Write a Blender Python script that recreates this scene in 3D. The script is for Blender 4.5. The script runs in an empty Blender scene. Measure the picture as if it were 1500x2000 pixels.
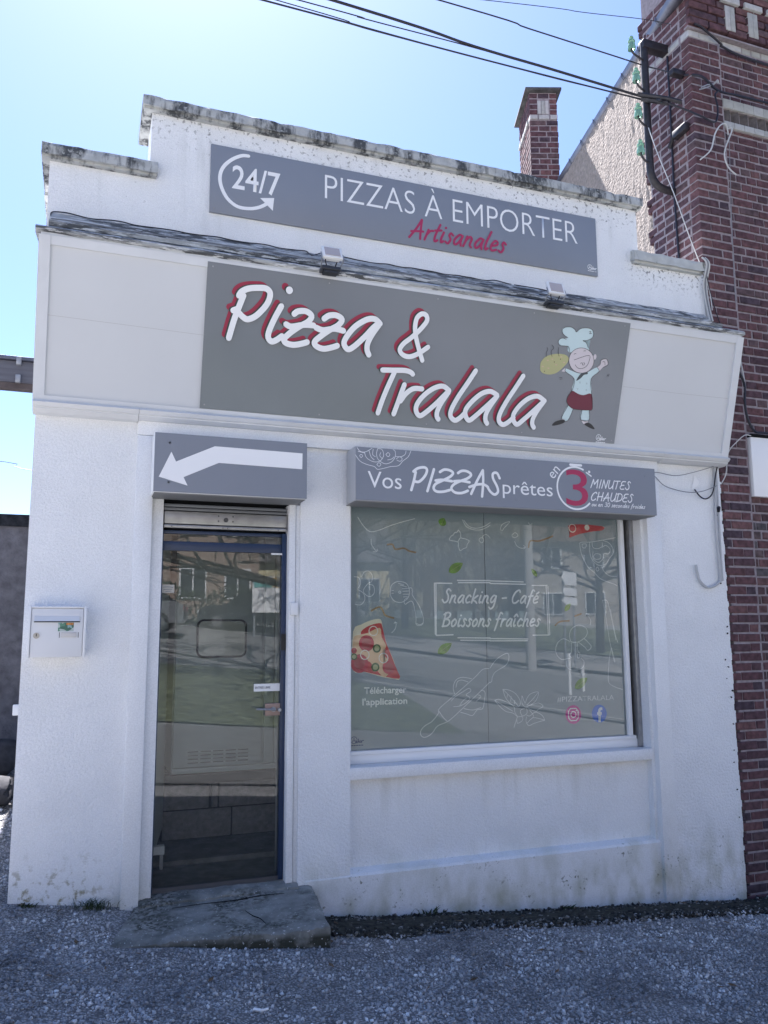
import bpy, bmesh, math, random, json
import numpy as np
from mathutils import Vector, Matrix, noise
random.seed(7)
S = bpy.context.scene
COL = S.collection
# ------------------------------------------------------------------ camera
f, yaw, pitch, roll = 1602.2, .351566, .144977, -.0055808
fw = Vector((math.sin(yaw)*math.cos(pitch), math.cos(yaw)*math.cos(pitch), math.sin(pitch)))
r0 = Vector((math.cos(yaw), -math.sin(yaw), 0)); u0 = r0.cross(fw)
rr = r0*math.cos(roll)+u0*math.sin(roll); uu = u0*math.cos(roll)-r0*math.sin(roll)
cam = bpy.data.cameras.new('camera'); co = bpy.data.objects.new('camera', cam); COL.objects.link(co)
M = Matrix((rr, uu, -fw)).transposed().to_4x4(); M.translation = Vector((0, -5.15, 1.6)); co.matrix_world = M
cam.sensor_fit = 'HORIZONTAL'; cam.sensor_width = 36; cam.lens = 36*f/1500; cam.clip_end = 1000; cam.clip_start = .05
S.camera = co
# ------------------------------------------------------------------ sky, sun, exposure
SUN_AZ, SUN_EL = -3.5, 56.0          # degrees left of +Y, above the horizon
w = bpy.data.worlds.new('World'); S.world = w; w.use_nodes = True
nt = w.node_tree; bg = nt.nodes['Background']; sky = nt.nodes.new('ShaderNodeTexSky')
sky.sky_type = 'NISHITA'; sky.sun_disc = False; sky.sun_elevation = math.radians(SUN_EL); sky.sun_rotation = math.radians(-SUN_AZ)
sky.air_density = .85; sky.dust_density = .5; sky.ozone_density = 5.0; sky.altitude = 60
nt.links.new(sky.outputs[0], bg.inputs[0]); bg.inputs[1].default_value = .05
sl = bpy.data.lights.new('sun', 'SUN'); sl.energy = 5.0; sl.angle = math.radians(.5); sl.color = (1, .95, .88)
so = bpy.data.objects.new('sun', sl); COL.objects.link(so)
sd = Vector((-math.sin(math.radians(SUN_AZ))*math.cos(math.radians(SUN_EL)), math.cos(math.radians(SUN_AZ))*math.cos(math.radians(SUN_EL)), math.sin(math.radians(SUN_EL))))
so.rotation_euler = sd.to_track_quat('Z', 'Y').to_euler(); so.location = (0, 10, 20)
S.view_settings.view_transform = 'Standard'; S.view_settings.look = 'None'; S.view_settings.gamma = 1; S.view_settings.exposure = 2.38
S.view_settings.use_curve_mapping = False
S.view_settings.use_white_balance = True; S.view_settings.white_balance_temperature = 6100; S.view_settings.white_balance_tint = 15
S.render.engine = 'CYCLES'
# ------------------------------------------------------------------ materials
MAT = {}
def mat(name, col, rough=.7, spec=.5, metal=0, var=0, vscale=8, bump=0, bscale=80, bdist=.004, stain=None, coat=0, stretch=(1, 1, 1), extra=None):
    if name in MAT: return MAT[name]
    m = bpy.data.materials.new(name); m.use_nodes = True; t = m.node_tree; N = t.nodes; L = t.links
    b = N['Principled BSDF']; b.inputs['Roughness'].default_value = rough; b.inputs['Metallic'].default_value = metal
    b.inputs['Specular IOR Level'].default_value = spec; b.inputs['Coat Weight'].default_value = coat; b.inputs['Coat Roughness'].default_value = .02
    b.inputs['Base Color'].default_value = (*col, 1)
    tc = N.new('ShaderNodeTexCoord'); mp = N.new('ShaderNodeMapping'); mp.inputs[3].default_value = stretch
    L.new(tc.outputs['Object'], mp.inputs[0]); src = None
    if var:
        n = N.new('ShaderNodeTexNoise'); n.inputs['Scale'].default_value = vscale; n.inputs['Detail'].default_value = 6; L.new(mp.outputs[0], n.inputs[0])
        mr = N.new('ShaderNodeMapRange'); mr.inputs[1].default_value = .3; mr.inputs[2].default_value = .7; mr.inputs[3].default_value = 1-var; mr.inputs[4].default_value = 1+var
        L.new(n.outputs[0], mr.inputs[0])
        mx = N.new('ShaderNodeMix'); mx.data_type = 'RGBA'; mx.blend_type = 'MULTIPLY'; mx.inputs[0].default_value = 1; mx.inputs[6].default_value = (*col, 1)
        L.new(mr.outputs[0], mx.inputs[7]); src = mx.outputs[2]
    if extra: src = extra(t, src, tc, col)
    if src: L.new(src, b.inputs['Base Color'])
    if bump:
        n = N.new('ShaderNodeTexNoise'); n.inputs['Scale'].default_value = bscale; n.inputs['Detail'].default_value = 3; L.new(tc.outputs['Object'], n.inputs[0])
        bp = N.new('ShaderNodeBump'); bp.inputs['Strength'].default_value = bump; bp.inputs['Distance'].default_value = bdist
        L.new(n.outputs[0], bp.inputs['Height']); L.new(bp.outputs[0], b.inputs['Normal'])
    MAT[name] = m; return m
def ramp(t, src, a, b, c0=0., c1=1.):
    m = t.nodes.new('ShaderNodeMapRange'); m.inputs[1].default_value = a; m.inputs[2].default_value = b; m.inputs[3].default_value = c0; m.inputs[4].default_value = c1
    t.links.new(src, m.inputs[0]); return m.outputs[0]
def mul(t, a, b):
    m = t.nodes.new('ShaderNodeMath'); m.operation = 'MULTIPLY'; t.links.new(a, m.inputs[0]); t.links.new(b, m.inputs[1]); return m.outputs[0]
def noi(t, tc, scale, st=(1, 1, 1), detail=5, rough=.5):
    mp = t.nodes.new('ShaderNodeMapping'); mp.inputs[3].default_value = st; t.links.new(tc.outputs['Object'], mp.inputs[0])
    n = t.nodes.new('ShaderNodeTexNoise'); n.inputs['Scale'].default_value = scale; n.inputs['Detail'].default_value = detail; n.inputs['Roughness'].default_value = rough
    t.links.new(mp.outputs[0], n.inputs[0]); return n.outputs[0]
def mixc(t, fac, a, col):
    m = t.nodes.new('ShaderNodeMix'); m.data_type = 'RGBA'; t.links.new(fac, m.inputs[0])
    if a is not None: t.links.new(a, m.inputs[6])
    m.inputs[7].default_value = (*col, 1); return m.outputs[2]
def zband(t, tc, a, b):
    s = t.nodes.new('ShaderNodeSeparateXYZ'); t.links.new(tc.outputs['Object'], s.inputs[0]); return ramp(t, s.outputs[2], a, b)
def wall_dirt_shade(t, src, tc, col):
    # algae at the foot, black lichen specks under the copings, faint streaks
    foot = mul(t, zband(t, tc, .30, -.25), ramp(t, noi(t, tc, 6, (1, 1, .6), 8), .44, .72)); src = mixc(t, foot, src, (.40, .41, .30))
    foot2 = mul(t, mul(t, zband(t, tc, .2, .0), ramp(t, noi(t, tc, 5), .52, .66)), ramp(t, noi(t, tc, 45, detail=4), .6, .68)); src = mixc(t, foot2, src, (.12, .13, .08))
    sp = mul(t, mul(t, zband(t, tc, 4.05, 5.0), ramp(t, noi(t, tc, 22, detail=3), .665, .70)), ramp(t, noi(t, tc, 2.1), .45, .6))
    src = mixc(t, sp, src, (.07, .075, .08))
    st = mul(t, ramp(t, noi(t, tc, 9, (1, 1, .09), 6), .56, .78), zband(t, tc, 3.9, 5.4)); src = mixc(t, mul(t, st, ramp(t, noi(t, tc, 3), .3, .7)), src, (.36, .37, .35))
    sx = t.nodes.new('ShaderNodeSeparateXYZ'); t.links.new(tc.outputs['Object'], sx.inputs[0]); right = ramp(t, sx.outputs[0], 3.9, 4.1); bias = ramp(t, sx.outputs[0], -.5, 4.5, .55, 1.0)
    drip = mul(t, mul(t, zband(t, tc, .30, .64), ramp(t, sx.outputs[2], .668, .664)), ramp(t, noi(t, tc, 11, (1, 1, .08), 6), .52, .98)); drip = mul(t, drip, mul(t, ramp(t, sx.outputs[0], 1.66, 1.75), ramp(t, sx.outputs[0], 3.99, 3.9))); src = mixc(t, drip, src, (.58, .58, .55))
    spl = mul(t, mul(t, ramp(t, sx.outputs[0], .26, .05), zband(t, tc, .42, .16)), ramp(t, noi(t, tc, 16, detail=8, rough=.65), .53, .62)); src = mixc(t, spl, src, (.30, .28, .19))
    d = noi(t, tc, 34, detail=4, rough=.6); hi = mul(t, mul(t, zband(t, tc, 4.72, 4.99), bias), ramp(t, d, .57, .63)); lo = mul(t, mul(t, mul(t, zband(t, tc, 4.28, 4.53), right), ramp(t, d, .55, .62)), ramp(t, sx.outputs[2], 4.56, 4.54))
    src = mixc(t, hi, src, (.09, .095, .10)); src = mixc(t, lo, src, (.09, .095, .10))
    pit_shade = ramp(t, noi(t, tc, 130, detail=2), .35, .65, .93, 1.04); m = t.nodes.new('ShaderNodeMix'); m.data_type = 'RGBA'; m.blend_type = 'MULTIPLY'; m.inputs[0].default_value = 1; t.links.new(src, m.inputs[6]); t.links.new(pit_shade, m.inputs[7]); src = m.outputs[2]  # fine colour grain paints in the cavity shade of the render
    rare = mul(t, ramp(t, noi(t, tc, 23, detail=4, rough=.7), .745, .77), ramp(t, noi(t, tc, 1.7, detail=1), .52, .6)); return mixc(t, rare, src, (.16, .16, .16))
STUCCO = mat('white_render', (0.827, 0.837, 0.848), .85, .3, var=.05, vscale=2.2, bump=.7, bscale=58, bdist=.011, extra=wall_dirt_shade)
SMOOTH = mat('smooth_paint', (0.806, 0.816, 0.827), .5, .4, var=.03, vscale=3, bump=.15, bscale=30, bdist=.002, extra=wall_dirt_shade)
def lichen(t, src, tc, col):
    a = ramp(t, noi(t, tc, 10, (1, 1, .25), 8, .65), .47, .58); src = mixc(t, a, src, (.085, .09, .095))
    b = ramp(t, noi(t, tc, 40, detail=4), .56, .66); return mixc(t, mul(t, b, a), src, (.38, .39, .38))
COPE = mat('weathered_coping', (.46, .47, .46), .9, .2, var=.15, vscale=14, bump=.6, bscale=60, bdist=.008, extra=lichen)
def lichen2(t, src, tc, col):
    a = ramp(t, noi(t, tc, 12, (1, 1, .3), 8, .65), .58, .66); return mixc(t, a, src, (.13, .14, .13))
COPE2 = mat('paler_coping', (.50, .51, .49), .9, .2, var=.12, vscale=14, bump=.5, bscale=60, bdist=.006, extra=lichen2)
def peel(t, src, tc, col):
    a = ramp(t, noi(t, tc, 9, (.25, 1, 1.6), 9, .7), .47, .55); src = mixc(t, a, src, (.10, .105, .11))
    b = ramp(t, noi(t, tc, 26, (.3, 1, 2), 6, .65), .52, .58); return mixc(t, b, src, (.62, .63, .63))
PEEL = mat('peeling_paint', (.40, .41, .41), .85, .2, var=.15, vscale=10, bump=.7, bscale=50, bdist=.006, extra=peel)
FASC = mat('fascia_panel', (.62, .63, .64), .38, .4, var=.025, vscale=1.5)
FASCT = mat('fascia_trim', (.66, .67, .68), .5, .35, var=.04, vscale=5)
BOARD = mat('sign_grey', (.232, .252, .292), .32, .45, var=.05, vscale=1.2)
BOARD2 = mat('sign_grey_main', (.195, .212, .232), .16, .55, var=.06, vscale=1.1)
WHITE = mat('print_white', (.88, .88, .88), .4)
OFFW = mat('print_soft_white', (.88, .89, .90), .4)
LINEW = mat('print_line', (.80, .83, .85), .4)
RED = mat('print_red', (.33, .02, .06), .4)
PINK = mat('print_pink_red', (.42, .03, .10), .4)
GREEN_D = mat('print_dark_green', (.03, .06, .055), .4)
BLACKP = mat('print_black', (.012, .013, .018), .4)
HATC = mat('print_pale_blue', (.58, .72, .73), .4)
SKIN = mat('print_skin', (.66, .60, .62), .4)
MAROON = mat('print_maroon', (.15, .01, .035), .4)
CRUST = mat('print_crust', (.46, .45, .22), .4)
TOPP = mat('print_topping', (.60, .45, .30), .4)
ALU = mat('brushed_aluminium', (.34, .34, .34), .35, .5, .6, var=.12, vscale=20)
GALV = mat('galvanised_steel', (.36, .37, .39), .5, .5, .5, var=.2, vscale=14, bump=.2, bscale=40)
WPVC = mat('white_pvc', (.80, .81, .82), .4, .4)
BLUE = mat('blue_frame', (.018, .036, .085), .35, .5)
DARK = mat('dark_gap', (.012, .013, .015), .9, .1)
RUBBER = mat('black_rubber', (.015, .015, .017), .6)
STEEL = mat('rusty_painted_steel', (0.022, 0.019, 0.024), .5, .5, var=.4, vscale=30)
CABLE = mat('black_cable', (.012, .012, .022), .5)
WIREW = mat('white_wire', (.55, .55, .54), .5)
WIREG = mat('grey_wire', (.22, .23, .25), .6)
def concrete_x(t, src, tc, col):
    a = ramp(t, noi(t, tc, 5, detail=8, rough=.6), .5, .68); src = mixc(t, a, src, (.12, .125, .115))
    src = mixc(t, mul(t, zband(t, tc, .045, -.0), ramp(t, noi(t, tc, 14, detail=6), .3, .5)), src, (.05, .052, .04)); src = mixc(t, mul(t, ramp(t, noi(t, tc, 3.2, detail=6), .52, .64), ramp(t, noi(t, tc, 40), .4, .6)), src, (.075, .075, .06))
    b = ramp(t, noi(t, tc, 70, detail=2), .66, .70); return mixc(t, b, src, (.50, .50, .48))
CONC = mat('old_concrete', (0.275, 0.275, 0.253), .92, .2, var=.25, vscale=9, bump=.8, bscale=55, bdist=.008, extra=concrete_x)
BLOCK = mat('breeze_block', (0.275, 0.253, 0.242), .95, .1, var=.2, vscale=30, bump=.8, bscale=120, bdist=.005)
FLOORM = mat('inner_floor', (0.198, 0.194, 0.187), .85, .2, var=.25, vscale=12, bump=.4, bscale=60)
CAB = mat('cabinet_paint', (0.480, 0.544, 0.528), .35, .4, var=.03, vscale=3)
SOIL = mat('dark_soil', (0.063, 0.061, 0.050), 1, .1, var=.5, vscale=25, bump=1, bscale=60, bdist=.02)
DASH = mat('roughcast', (.30, .262, .23), .95, .1, var=.22, vscale=26, bump=1, bscale=34, bdist=.03)
GREYW = mat('grey_roughcast', (0.165, 0.161, 0.172), .95, .1, var=.25, vscale=12, bump=1, bscale=45, bdist=.01)
SLATE = mat('slate', (.05, .05, .06), .6, .4, var=.3, vscale=12)
ZINC = mat('zinc', (.16, .17, .21), .4, .5, .7, var=.15, vscale=9)
def brick_mat(name, cols, grime=.4, low=0):
    m = bpy.data.materials.new(name); m.use_nodes = True; t = m.node_tree; N = t.nodes; L = t.links; b = N['Principled BSDF']
    oi = N.new('ShaderNodeObjectInfo'); ge = N.new('ShaderNodeNewGeometry'); ad = N.new('ShaderNodeMath'); ad.operation = 'ADD'
    L.new(oi.outputs['Random'], ad.inputs[0]); L.new(ge.outputs['Random Per Island'], ad.inputs[1])
    fr = N.new('ShaderNodeMath'); fr.operation = 'FRACT'; L.new(ad.outputs[0], fr.inputs[0])
    cr = N.new('ShaderNodeValToRGB'); cr.color_ramp.interpolation = 'CONSTANT'; L.new(fr.outputs[0], cr.inputs[0])
    e = cr.color_ramp.elements
    while len(e) < len(cols): e.new(0)
    for i, c in enumerate(cols): e[i].position = i/len(cols); e[i].color = (*c, 1)
    tc = N.new('ShaderNodeTexCoord')
    g = N.new('ShaderNodeTexNoise'); g.inputs['Scale'].default_value = 22; g.inputs['Detail'].default_value = 6; L.new(ge.outputs['Position'], g.inputs[0])
    src = N.new('ShaderNodeMix'); src.data_type = 'RGBA'; src.blend_type = 'MULTIPLY'; src.inputs[0].default_value = 1
    L.new(cr.outputs[0], src.inputs[6]); L.new(ramp(t, g.outputs[0], .3, .7, 1-grime, 1+grime), src.inputs[7])
    if low:
        g2 = N.new('ShaderNodeTexNoise'); g2.inputs['Scale'].default_value = 1.6; g2.inputs['Detail'].default_value = 5; g2.inputs['Roughness'].default_value = .65; L.new(ge.outputs['Position'], g2.inputs[0])
        s2 = N.new('ShaderNodeMix'); s2.data_type = 'RGBA'; s2.blend_type = 'MULTIPLY'; s2.inputs[0].default_value = 1; L.new(src.outputs[2], s2.inputs[6]); L.new(ramp(t, g2.outputs[0], .36, .62, 1-low, 1+low*.35), s2.inputs[7]); src = s2
    L.new(src.outputs[2], b.inputs['Base Color']); b.inputs['Roughness'].default_value = .85; b.inputs['Specular IOR Level'].default_value = .25
    bp = N.new('ShaderNodeBump'); bp.inputs['Strength'].default_value = .6; bp.inputs['Distance'].default_value = .005
    n2 = N.new('ShaderNodeTexNoise'); n2.inputs['Scale'].default_value = 90; L.new(ge.outputs['Position'], n2.inputs[0]); L.new(n2.outputs[0], bp.inputs['Height']); L.new(bp.outputs[0], b.inputs['Normal'])
    MAT[name] = m; return m
BRICK = brick_mat('red_brick', [(0.100, 0.051, 0.059), (0.114, 0.058, 0.064), (0.090, 0.051, 0.060), (0.108, 0.061, 0.067), (0.125, 0.062, 0.067), (0.079, 0.047, 0.057), (0.111, 0.058, 0.065), (0.066, 0.046, 0.059), (0.147, 0.077, 0.078), (0.102, 0.067, 0.072), (0.110, 0.056, 0.062), (0.093, 0.053, 0.062)])
BRICKG = brick_mat('greyed_brick', [(.11, .08, .08), (.13, .075, .075), (.09, .08, .085), (.12, .07, .07), (.08, .05, .055)])
GLAZED = brick_mat('white_glazed_brick', [(.42, .42, .41), (.38, .38, .36), (.46, .45, .44)], .12)
MORTAR = mat('mortar', (.29, .255, .27), .95, .1, var=.18, vscale=30, bump=.6, bscale=90)
def glass(name, tint=(.955, .975, .975), boost=1.7, dirt=.03):
    m = bpy.data.materials.new(name); m.use_nodes = True; t = m.node_tree; N = t.nodes; L = t.links
    for n in list(N):
        if n.type != 'OUTPUT_MATERIAL': N.remove(n)
    o = [n for n in N if n.type == 'OUTPUT_MATERIAL'][0]
    tr = N.new('ShaderNodeBsdfTransparent'); tr.inputs[0].default_value = (*tint, 1); gl = N.new('ShaderNodeBsdfGlossy'); gl.inputs['Roughness'].default_value = .0
    fr = N.new('ShaderNodeFresnel'); fr.inputs[0].default_value = boost
    m1 = N.new('ShaderNodeMixShader'); L.new(fr.outputs[0], m1.inputs[0]); L.new(tr.outputs[0], m1.inputs[1]); L.new(gl.outputs[0], m1.inputs[2])
    df = N.new('ShaderNodeBsdfDiffuse'); df.inputs[0].default_value = (.5, .52, .53, 1); m2 = N.new('ShaderNodeMixShader'); m2.inputs[0].default_value = dirt
    L.new(m1.outputs[0], m2.inputs[1]); L.new(df.outputs[0], m2.inputs[2]); L.new(m2.outputs[0], o.inputs[0]); MAT[name] = m; return m
GLASS = glass('door_glass', boost=1.52, dirt=.02); GLASSW = glass('window_glass', boost=1.41, dirt=.0)
GLGREEN = mat('green_glass', (.30, .55, .40), .08, .6); GLGREEN.node_tree.nodes['Principled BSDF'].inputs['Transmission Weight'].default_value = .45
# ------------------------------------------------------------------ mesh building
class MB:
    def __init__(s): s.v = []; s.f = []
    def add(s, vs, fs):
        o = len(s.v); s.v += [tuple(v) for v in vs]; s.f += [tuple(i+o for i in q) for q in fs]; return s
    def box(s, x0, x1, y0, y1, z0, z1, bev=0, T=None):
        if bev:
            bm = bmesh.new(); bmesh.ops.create_cube(bm, size=1)
            for v in bm.verts: v.co = Vector(((x0+x1)/2+v.co.x*(x1-x0), (y0+y1)/2+v.co.y*(y1-y0), (z0+z1)/2+v.co.z*(z1-z0)))
            bmesh.ops.bevel(bm, geom=bm.edges[:], offset=bev, segments=2, profile=.5, affect='EDGES')
            bm.verts.ensure_lookup_table(); vs = [v.co.copy() for v in bm.verts]; fs = [[v.index for v in q.verts] for q in bm.faces]; bm.free()
        else:
            vs = [Vector((x, y, z)) for z in (z0, z1) for y in (y0, y1) for x in (x0, x1)]
            fs = [(0, 2, 3, 1), (4, 5, 7, 6), (0, 1, 5, 4), (2, 6, 7, 3), (0, 4, 6, 2), (1, 3, 7, 5)]
        if T: vs = [T(v) for v in vs]
        return s.add(vs, fs)
    def prism(s, pts, plane, d0, d1):   # polygon (u,v) lofted between two depths by plane(u,v,d)->xyz
        n = len(pts); vs = [plane(u, v, d0) for u, v in pts]+[plane(u, v, d1) for u, v in pts]
        fs = [tuple(range(n)), tuple(range(2*n-1, n-1, -1))]+[(i, i+n, (i+1) % n+n, (i+1) % n) for i in range(n)]
        return s.add(vs, fs)
    def tube(s, pts, r, n=8, smooth=4, closed=False):
        pts = [Vector(p) for p in pts]
        if smooth > 1 and len(pts) > 2: pts = crom(pts, smooth)
        rs = r if callable(r) else (lambda t: r)
        prev = None; rings = []
        for i, p in enumerate(pts):
            d = (pts[min(i+1, len(pts)-1)]-pts[max(i-1, 0)]).normalized()
            if prev is None:
                a = Vector((0, 0, 1)) if abs(d.z) < .9 else Vector((1, 0, 0)); prev = d.cross(a).normalized()
            prev = (prev-d*prev.dot(d)).normalized(); b = d.cross(prev); q = rs(i/max(1, len(pts)-1))
            rings.append([p+(prev*math.cos(k*2*math.pi/n)+b*math.sin(k*2*math.pi/n))*q for k in range(n)])
        vs = [v for g in rings for v in g]; fs = []
        for i in range(len(rings)-1):
            for k in range(n): fs.append((i*n+k, i*n+(k+1) % n, (i+1)*n+(k+1) % n, (i+1)*n+k))
        fs += [tuple(range(n-1, -1, -1)), tuple(range((len(rings)-1)*n, len(rings)*n))]
        return s.add(vs, fs)
    def build(s, name, m, parent=None, smooth=False, **kw):
        me = bpy.data.meshes.new(name); me.from_pydata(s.v, [], s.f); me.update()
        bm = bmesh.new(); bm.from_mesh(me); bmesh.ops.recalc_face_normals(bm, faces=bm.faces); bm.to_mesh(me); bm.free()
        return link(name, me, m, parent, smooth, **kw)
def link(name, me, m, parent=None, smooth=False, **kw):
    if m and not me.materials: me.materials.append(m)
    if smooth:
        me.polygons.foreach_set('use_smooth', [True]*len(me.polygons))
        try: me.set_sharp_from_angle(angle=math.radians(40))
        except Exception: pass
    o = bpy.data.objects.new(name, me); COL.objects.link(o)
    if parent: o.parent = parent
    for k, v in kw.items(): o[k] = v
    return o
def crom(p, n):
    out = []
    for i in range(len(p)-1):
        a, b, c, d = p[max(i-1, 0)], p[i], p[i+1], p[min(i+2, len(p)-1)]
        for k in range(n):
            t = k/n; out.append(.5*((2*b)+(c-a)*t+(2*a-5*b+4*c-d)*t*t+(3*b-a-3*c+d)*t**3))
    return out+[p[-1]]
def thing(name, label, cat, group=None):
    o = bpy.data.objects.new(name, None); COL.objects.link(o); o['label'] = label; o['category'] = cat; o.empty_display_size = .2
    if group: o['group'] = group
    return o
def part(name, m, parent, *boxes, bev=0, smooth=False, **kw):
    b = MB()
    for q in boxes: b.box(*q, bev=bev)
    return b.build(name, m, parent, smooth=smooth or bev > 0, **kw)
def tag(o, label, cat, group=None, **kw):
    o['label'] = label; o['category'] = cat
    if group: o['group'] = group
    for k, v in kw.items(): o[k] = v
    return o
# flat print on a plane y = y0 + k (z - z0); d = how far proud of it, towards the street
def plane(y0, k=0, z0=0):
    n = Vector((0, -1, -k)).normalized() if k else Vector((0, -1, 0))
    if k: n = Vector((0, -1, k)).normalized()
    def P(u, v, d=0): return Vector((u, y0+k*(v-z0), v))+n*d
    return P
def ribbon(mb, pts, wd, P, d0, smooth=5, ramp_d=.0002):
    p = [Vector((a, b, 0)) for a, b in pts]
    if len(p) > 2 and smooth > 1: p = crom(p, smooth)
    L = []; R = []; n = len(p)
    for i in range(n):
        t = (p[min(i+1, n-1)]-p[max(i-1, 0)])
        if t.length < 1e-9: t = Vector((1, 0, 0))
        t.normalize(); nn = Vector((-t.y, t.x, 0))*wd/2; L.append(p[i]+nn); R.append(p[i]-nn)
    vs = []
    for i in range(n):
        d = d0+ramp_d*i/n; vs += [P(L[i].x, L[i].y, d), P(R[i].x, R[i].y, d)]
    mb.add(vs, [(2*i, 2*i+1, 2*i+3, 2*i+2) for i in range(n-1)])
    for q, dd in ((p[0], d0), (p[-1], d0+ramp_d)):   # round ends
        if wd > .004: disc(mb, q.x, q.y, wd/2, P, dd+.00006, 10)
def disc(mb, x, y, r, P, d, n=24, rx=None):
    rx = rx or r
    mb.add([P(x+rx*math.cos(a*2*math.pi/n), y+r*math.sin(a*2*math.pi/n), d) for a in range(n)], [tuple(range(n))])
def ringm(mb, x, y, r, wd, P, d, a0=0, a1=360, n=40, rx=None):
    rx = rx or r; vs = []; full = abs(a1-a0) >= 360
    for i in range(n+1):
        a = math.radians(a0+(a1-a0)*i/n); c, s = math.cos(a), math.sin(a)
        vs += [P(x+(rx+wd/2)*c, y+(r+wd/2)*s, d), P(x+(rx-wd/2)*c, y+(r-wd/2)*s, d)]
    mb.add(vs, [(2*i, 2*i+1, 2*i+3, 2*i+2) for i in range(n)])
def strokes(name, sts, wd, P, d, m, parent, smooth=5, dx=0, dz=0, **kw):
    b = MB()
    for i, s in enumerate(sts): ribbon(b, [(x+dx, z+dz) for x, z in s], wd, P, d+.0003*i if wd > .004 else d+.00012*(i % 9), smooth)
    return b.build(name, m, parent, **kw)
def poly(name, pts, P, d, m, parent, smooth=3, thick=0, **kw):
    p = [Vector((a, b, 0)) for a, b in pts]
    if smooth > 1:
        q = crom([p[-1]]+p+[p[0], p[1]], smooth); q = q[smooth:-smooth-1]
    else: q = p
    vs = [P(a.x, a.y, d) for a in q]; bm = bmesh.new(); fv = [bm.verts.new(v) for v in vs]; fc = bm.faces.new(fv)
    bmesh.ops.triangulate(bm, faces=[fc]); me = bpy.data.meshes.new(name); bm.to_mesh(me); bm.free()
    return link(name, me, m, parent, **kw)
def text(name, s, box, P, d, m, parent, bold=0, slant=0, rot=0, keep=False, **kw):
    cu = bpy.data.curves.new(name, 'FONT'); cu.body = s; cu.size = 1; cu.offset = bold; cu.resolution_u = 4
    ob = bpy.data.objects.new(name, cu); COL.objects.link(ob); bpy.context.view_layer.update()
    dg = bpy.context.evaluated_depsgraph_get(); me = bpy.data.meshes.new_from_object(ob.evaluated_get(dg)); bpy.data.objects.remove(ob)
    n = len(me.vertices); c = np.empty(n*3); me.vertices.foreach_get('co', c); c = c.reshape(-1, 3)
    if not n: return None
    x0, x1, z0, z1 = box; mn = c.min(0); mx = c.max(0)
    sx = (x1-x0)/(mx[0]-mn[0]); sz = (z1-z0)/(mx[1]-mn[1])
    if keep: sx = sz = min(sx, sz)
    u = (c[:, 0]-mn[0])*sx; v = (c[:, 1]-mn[1])*sz; u = u+slant*v
    if rot: cs, sn = math.cos(rot), math.sin(rot); u, v = u*cs-v*sn, u*sn+v*cs
    for i in range(n): me.vertices[i].co = P(x0+u[i], z0+v[i], d)
    me.materials.clear(); return link(name, me, m, parent, **kw)
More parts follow.
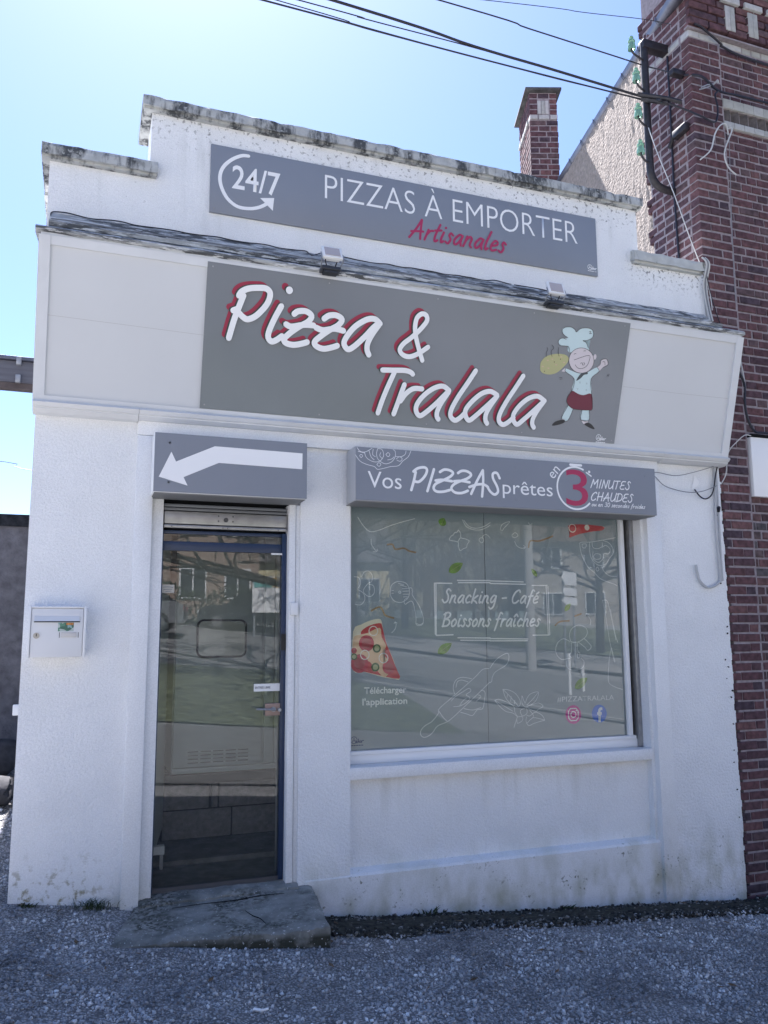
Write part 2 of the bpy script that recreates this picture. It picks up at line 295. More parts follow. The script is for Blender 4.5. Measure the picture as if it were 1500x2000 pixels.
# ---- brush lettering: every glyph a few strokes, cap height 1, x height .55
GL = {}
def gdef(s):
    for ln in s.strip().split('\n'):
        k, wd, rest = ln.strip().split(' ', 2)
        GL[k] = (float(wd), [[tuple(map(float, p.split(','))) for p in st.split()] for st in rest.split('|')])
gdef('''
A .72 .42,1 .25,.5 .0,0|.42,1 .5,.5 .6,0|.02,.32 .4,.38 .66,.4
B .6 .12,.98 .1,.5 .06,0|.0,.85 .25,1 .5,.9 .42,.65 .12,.52 .4,.5 .56,.3 .4,.06 .02,.02
C .6 .58,.82 .48,.98 .2,.8 .04,.4 .12,.06 .34,.02 .56,.2
D .64 .14,.98 .1,.5 .06,0|.0,.9 .4,.95 .62,.65 .5,.2 .02,.02
E .55 .56,.96 .22,.94 .1,.7 .18,.52 .44,.52|.18,.52 .0,.3 .12,.04 .5,.06
H .66 .12,1 .06,0|.62,1 .54,0|.02,.45 .64,.52
I .22 .12,1 .04,0
M .86 .0,0 .16,1|.16,1 .36,.4|.36,.4 .7,1|.7,1 .72,0
N .66 .02,0 .12,1|.12,1 .48,.02|.48,.02 .62,1
P .58 .12,.98 .1,.5 .04,0|.0,.85 .3,1 .54,.8 .4,.5 .08,.44
S .5 .52,.86 .34,1 .22,.8 .4,.5 .42,.16 .2,.0 .0,.22
T .6 .0,.94 .6,.98|.32,.96 .22,0
U .62 .06,1 .02,.4 .12,.04 .36,.1 .56,.5|.6,1 .54,.4 .58,0
Z .6 .08,.86 .3,1 .58,.88 .4,.6 .1,.48|.0,.5 .5,.5|.2,.46 .02,.2 .16,.02 .54,.06
0 .52 .3,1 .06,.7 .06,.2 .24,.0 .46,.3 .46,.8 .28,1
3 .5 .06,.9 .3,1 .44,.8 .2,.55 .46,.35 .32,.04 .0,.1
a .5 .44,.48 .26,.56 .04,.26 .1,.02 .28,.12 .44,.46|.44,.52 .4,.2 .46,.0
c .4 .38,.46 .24,.56 .04,.28 .12,.02 .36,.08
d .5 .4,.44 .22,.54 .04,.24 .12,.02 .32,.14 .44,.5|.52,1 .44,.4 .46,.0
e .42 .06,.26 .36,.36 .34,.52 .18,.54 .03,.26 .12,.02 .38,.1
é .42 .06,.26 .36,.36 .34,.52 .18,.54 .03,.26 .12,.02 .38,.1|.2,.7 .38,.84
f .36 .46,.92 .32,1 .22,.7 .12,.1 .02,-.3|.04,.5 .38,.56
g .48 .42,.48 .24,.56 .04,.28 .12,.04 .3,.16 .42,.48|.44,.52 .36,-.2 .16,-.42 .0,-.3
h .48 .14,1 .08,.5 .02,0|.05,.28 .26,.54 .38,.46 .34,.1 .44,.0
i .2 .1,.54 .04,.2 .08,.0 .18,.08|.14,.78 .15,.8
î .24 .1,.54 .04,.2 .08,.0 .18,.08|.0,.7 .16,.88 .3,.72
k .46 .14,1 .02,0|.42,.54 .08,.24 .28,.12 .42,.0
l .22 .18,1 .04,.4 .06,.02 .2,.1
n .5 .1,.54 .06,.28 .0,.0|.04,.24 .16,.46 .28,.54 .38,.44 .34,.12 .46,.0
o .44 .24,.54 .04,.32 .1,.02 .3,.08 .4,.36 .24,.54
r .36 .1,.54 .02,.0|.06,.26 .2,.48 .36,.52
s .34 .34,.46 .2,.56 .14,.42 .26,.22 .16,.0 .0,.08
t .3 .2,.9 .08,.3 .12,.0 .26,.08|.0,.56 .34,.62
u .48 .08,.54 .03,.18 .12,.02 .36,.4|.4,.54 .38,.2 .46,.0
- .4 .04,.36 .34,.38
''')
def script(name, s, x0, x1, z0, h, wd, P, d, m, parent, slant=.22, sp=.1, **kw):
    x = 0; out = []
    for c in s:
        if c == ' ': x += .34; continue
        g = GL[c]
        for st in g[1]: out.append([(x+a+slant*b, b) for a, b in st])
        x += g[0]+sp
    mn = min(a for st in out for a, b in st); mx = max(a for st in out for a, b in st); sc = (x1-x0)/(mx-mn)
    return strokes(name, [[(x0+(a-mn)*sc, z0+b*h) for a, b in st] for st in out], wd, P, d, m, parent, smooth=4, **kw)
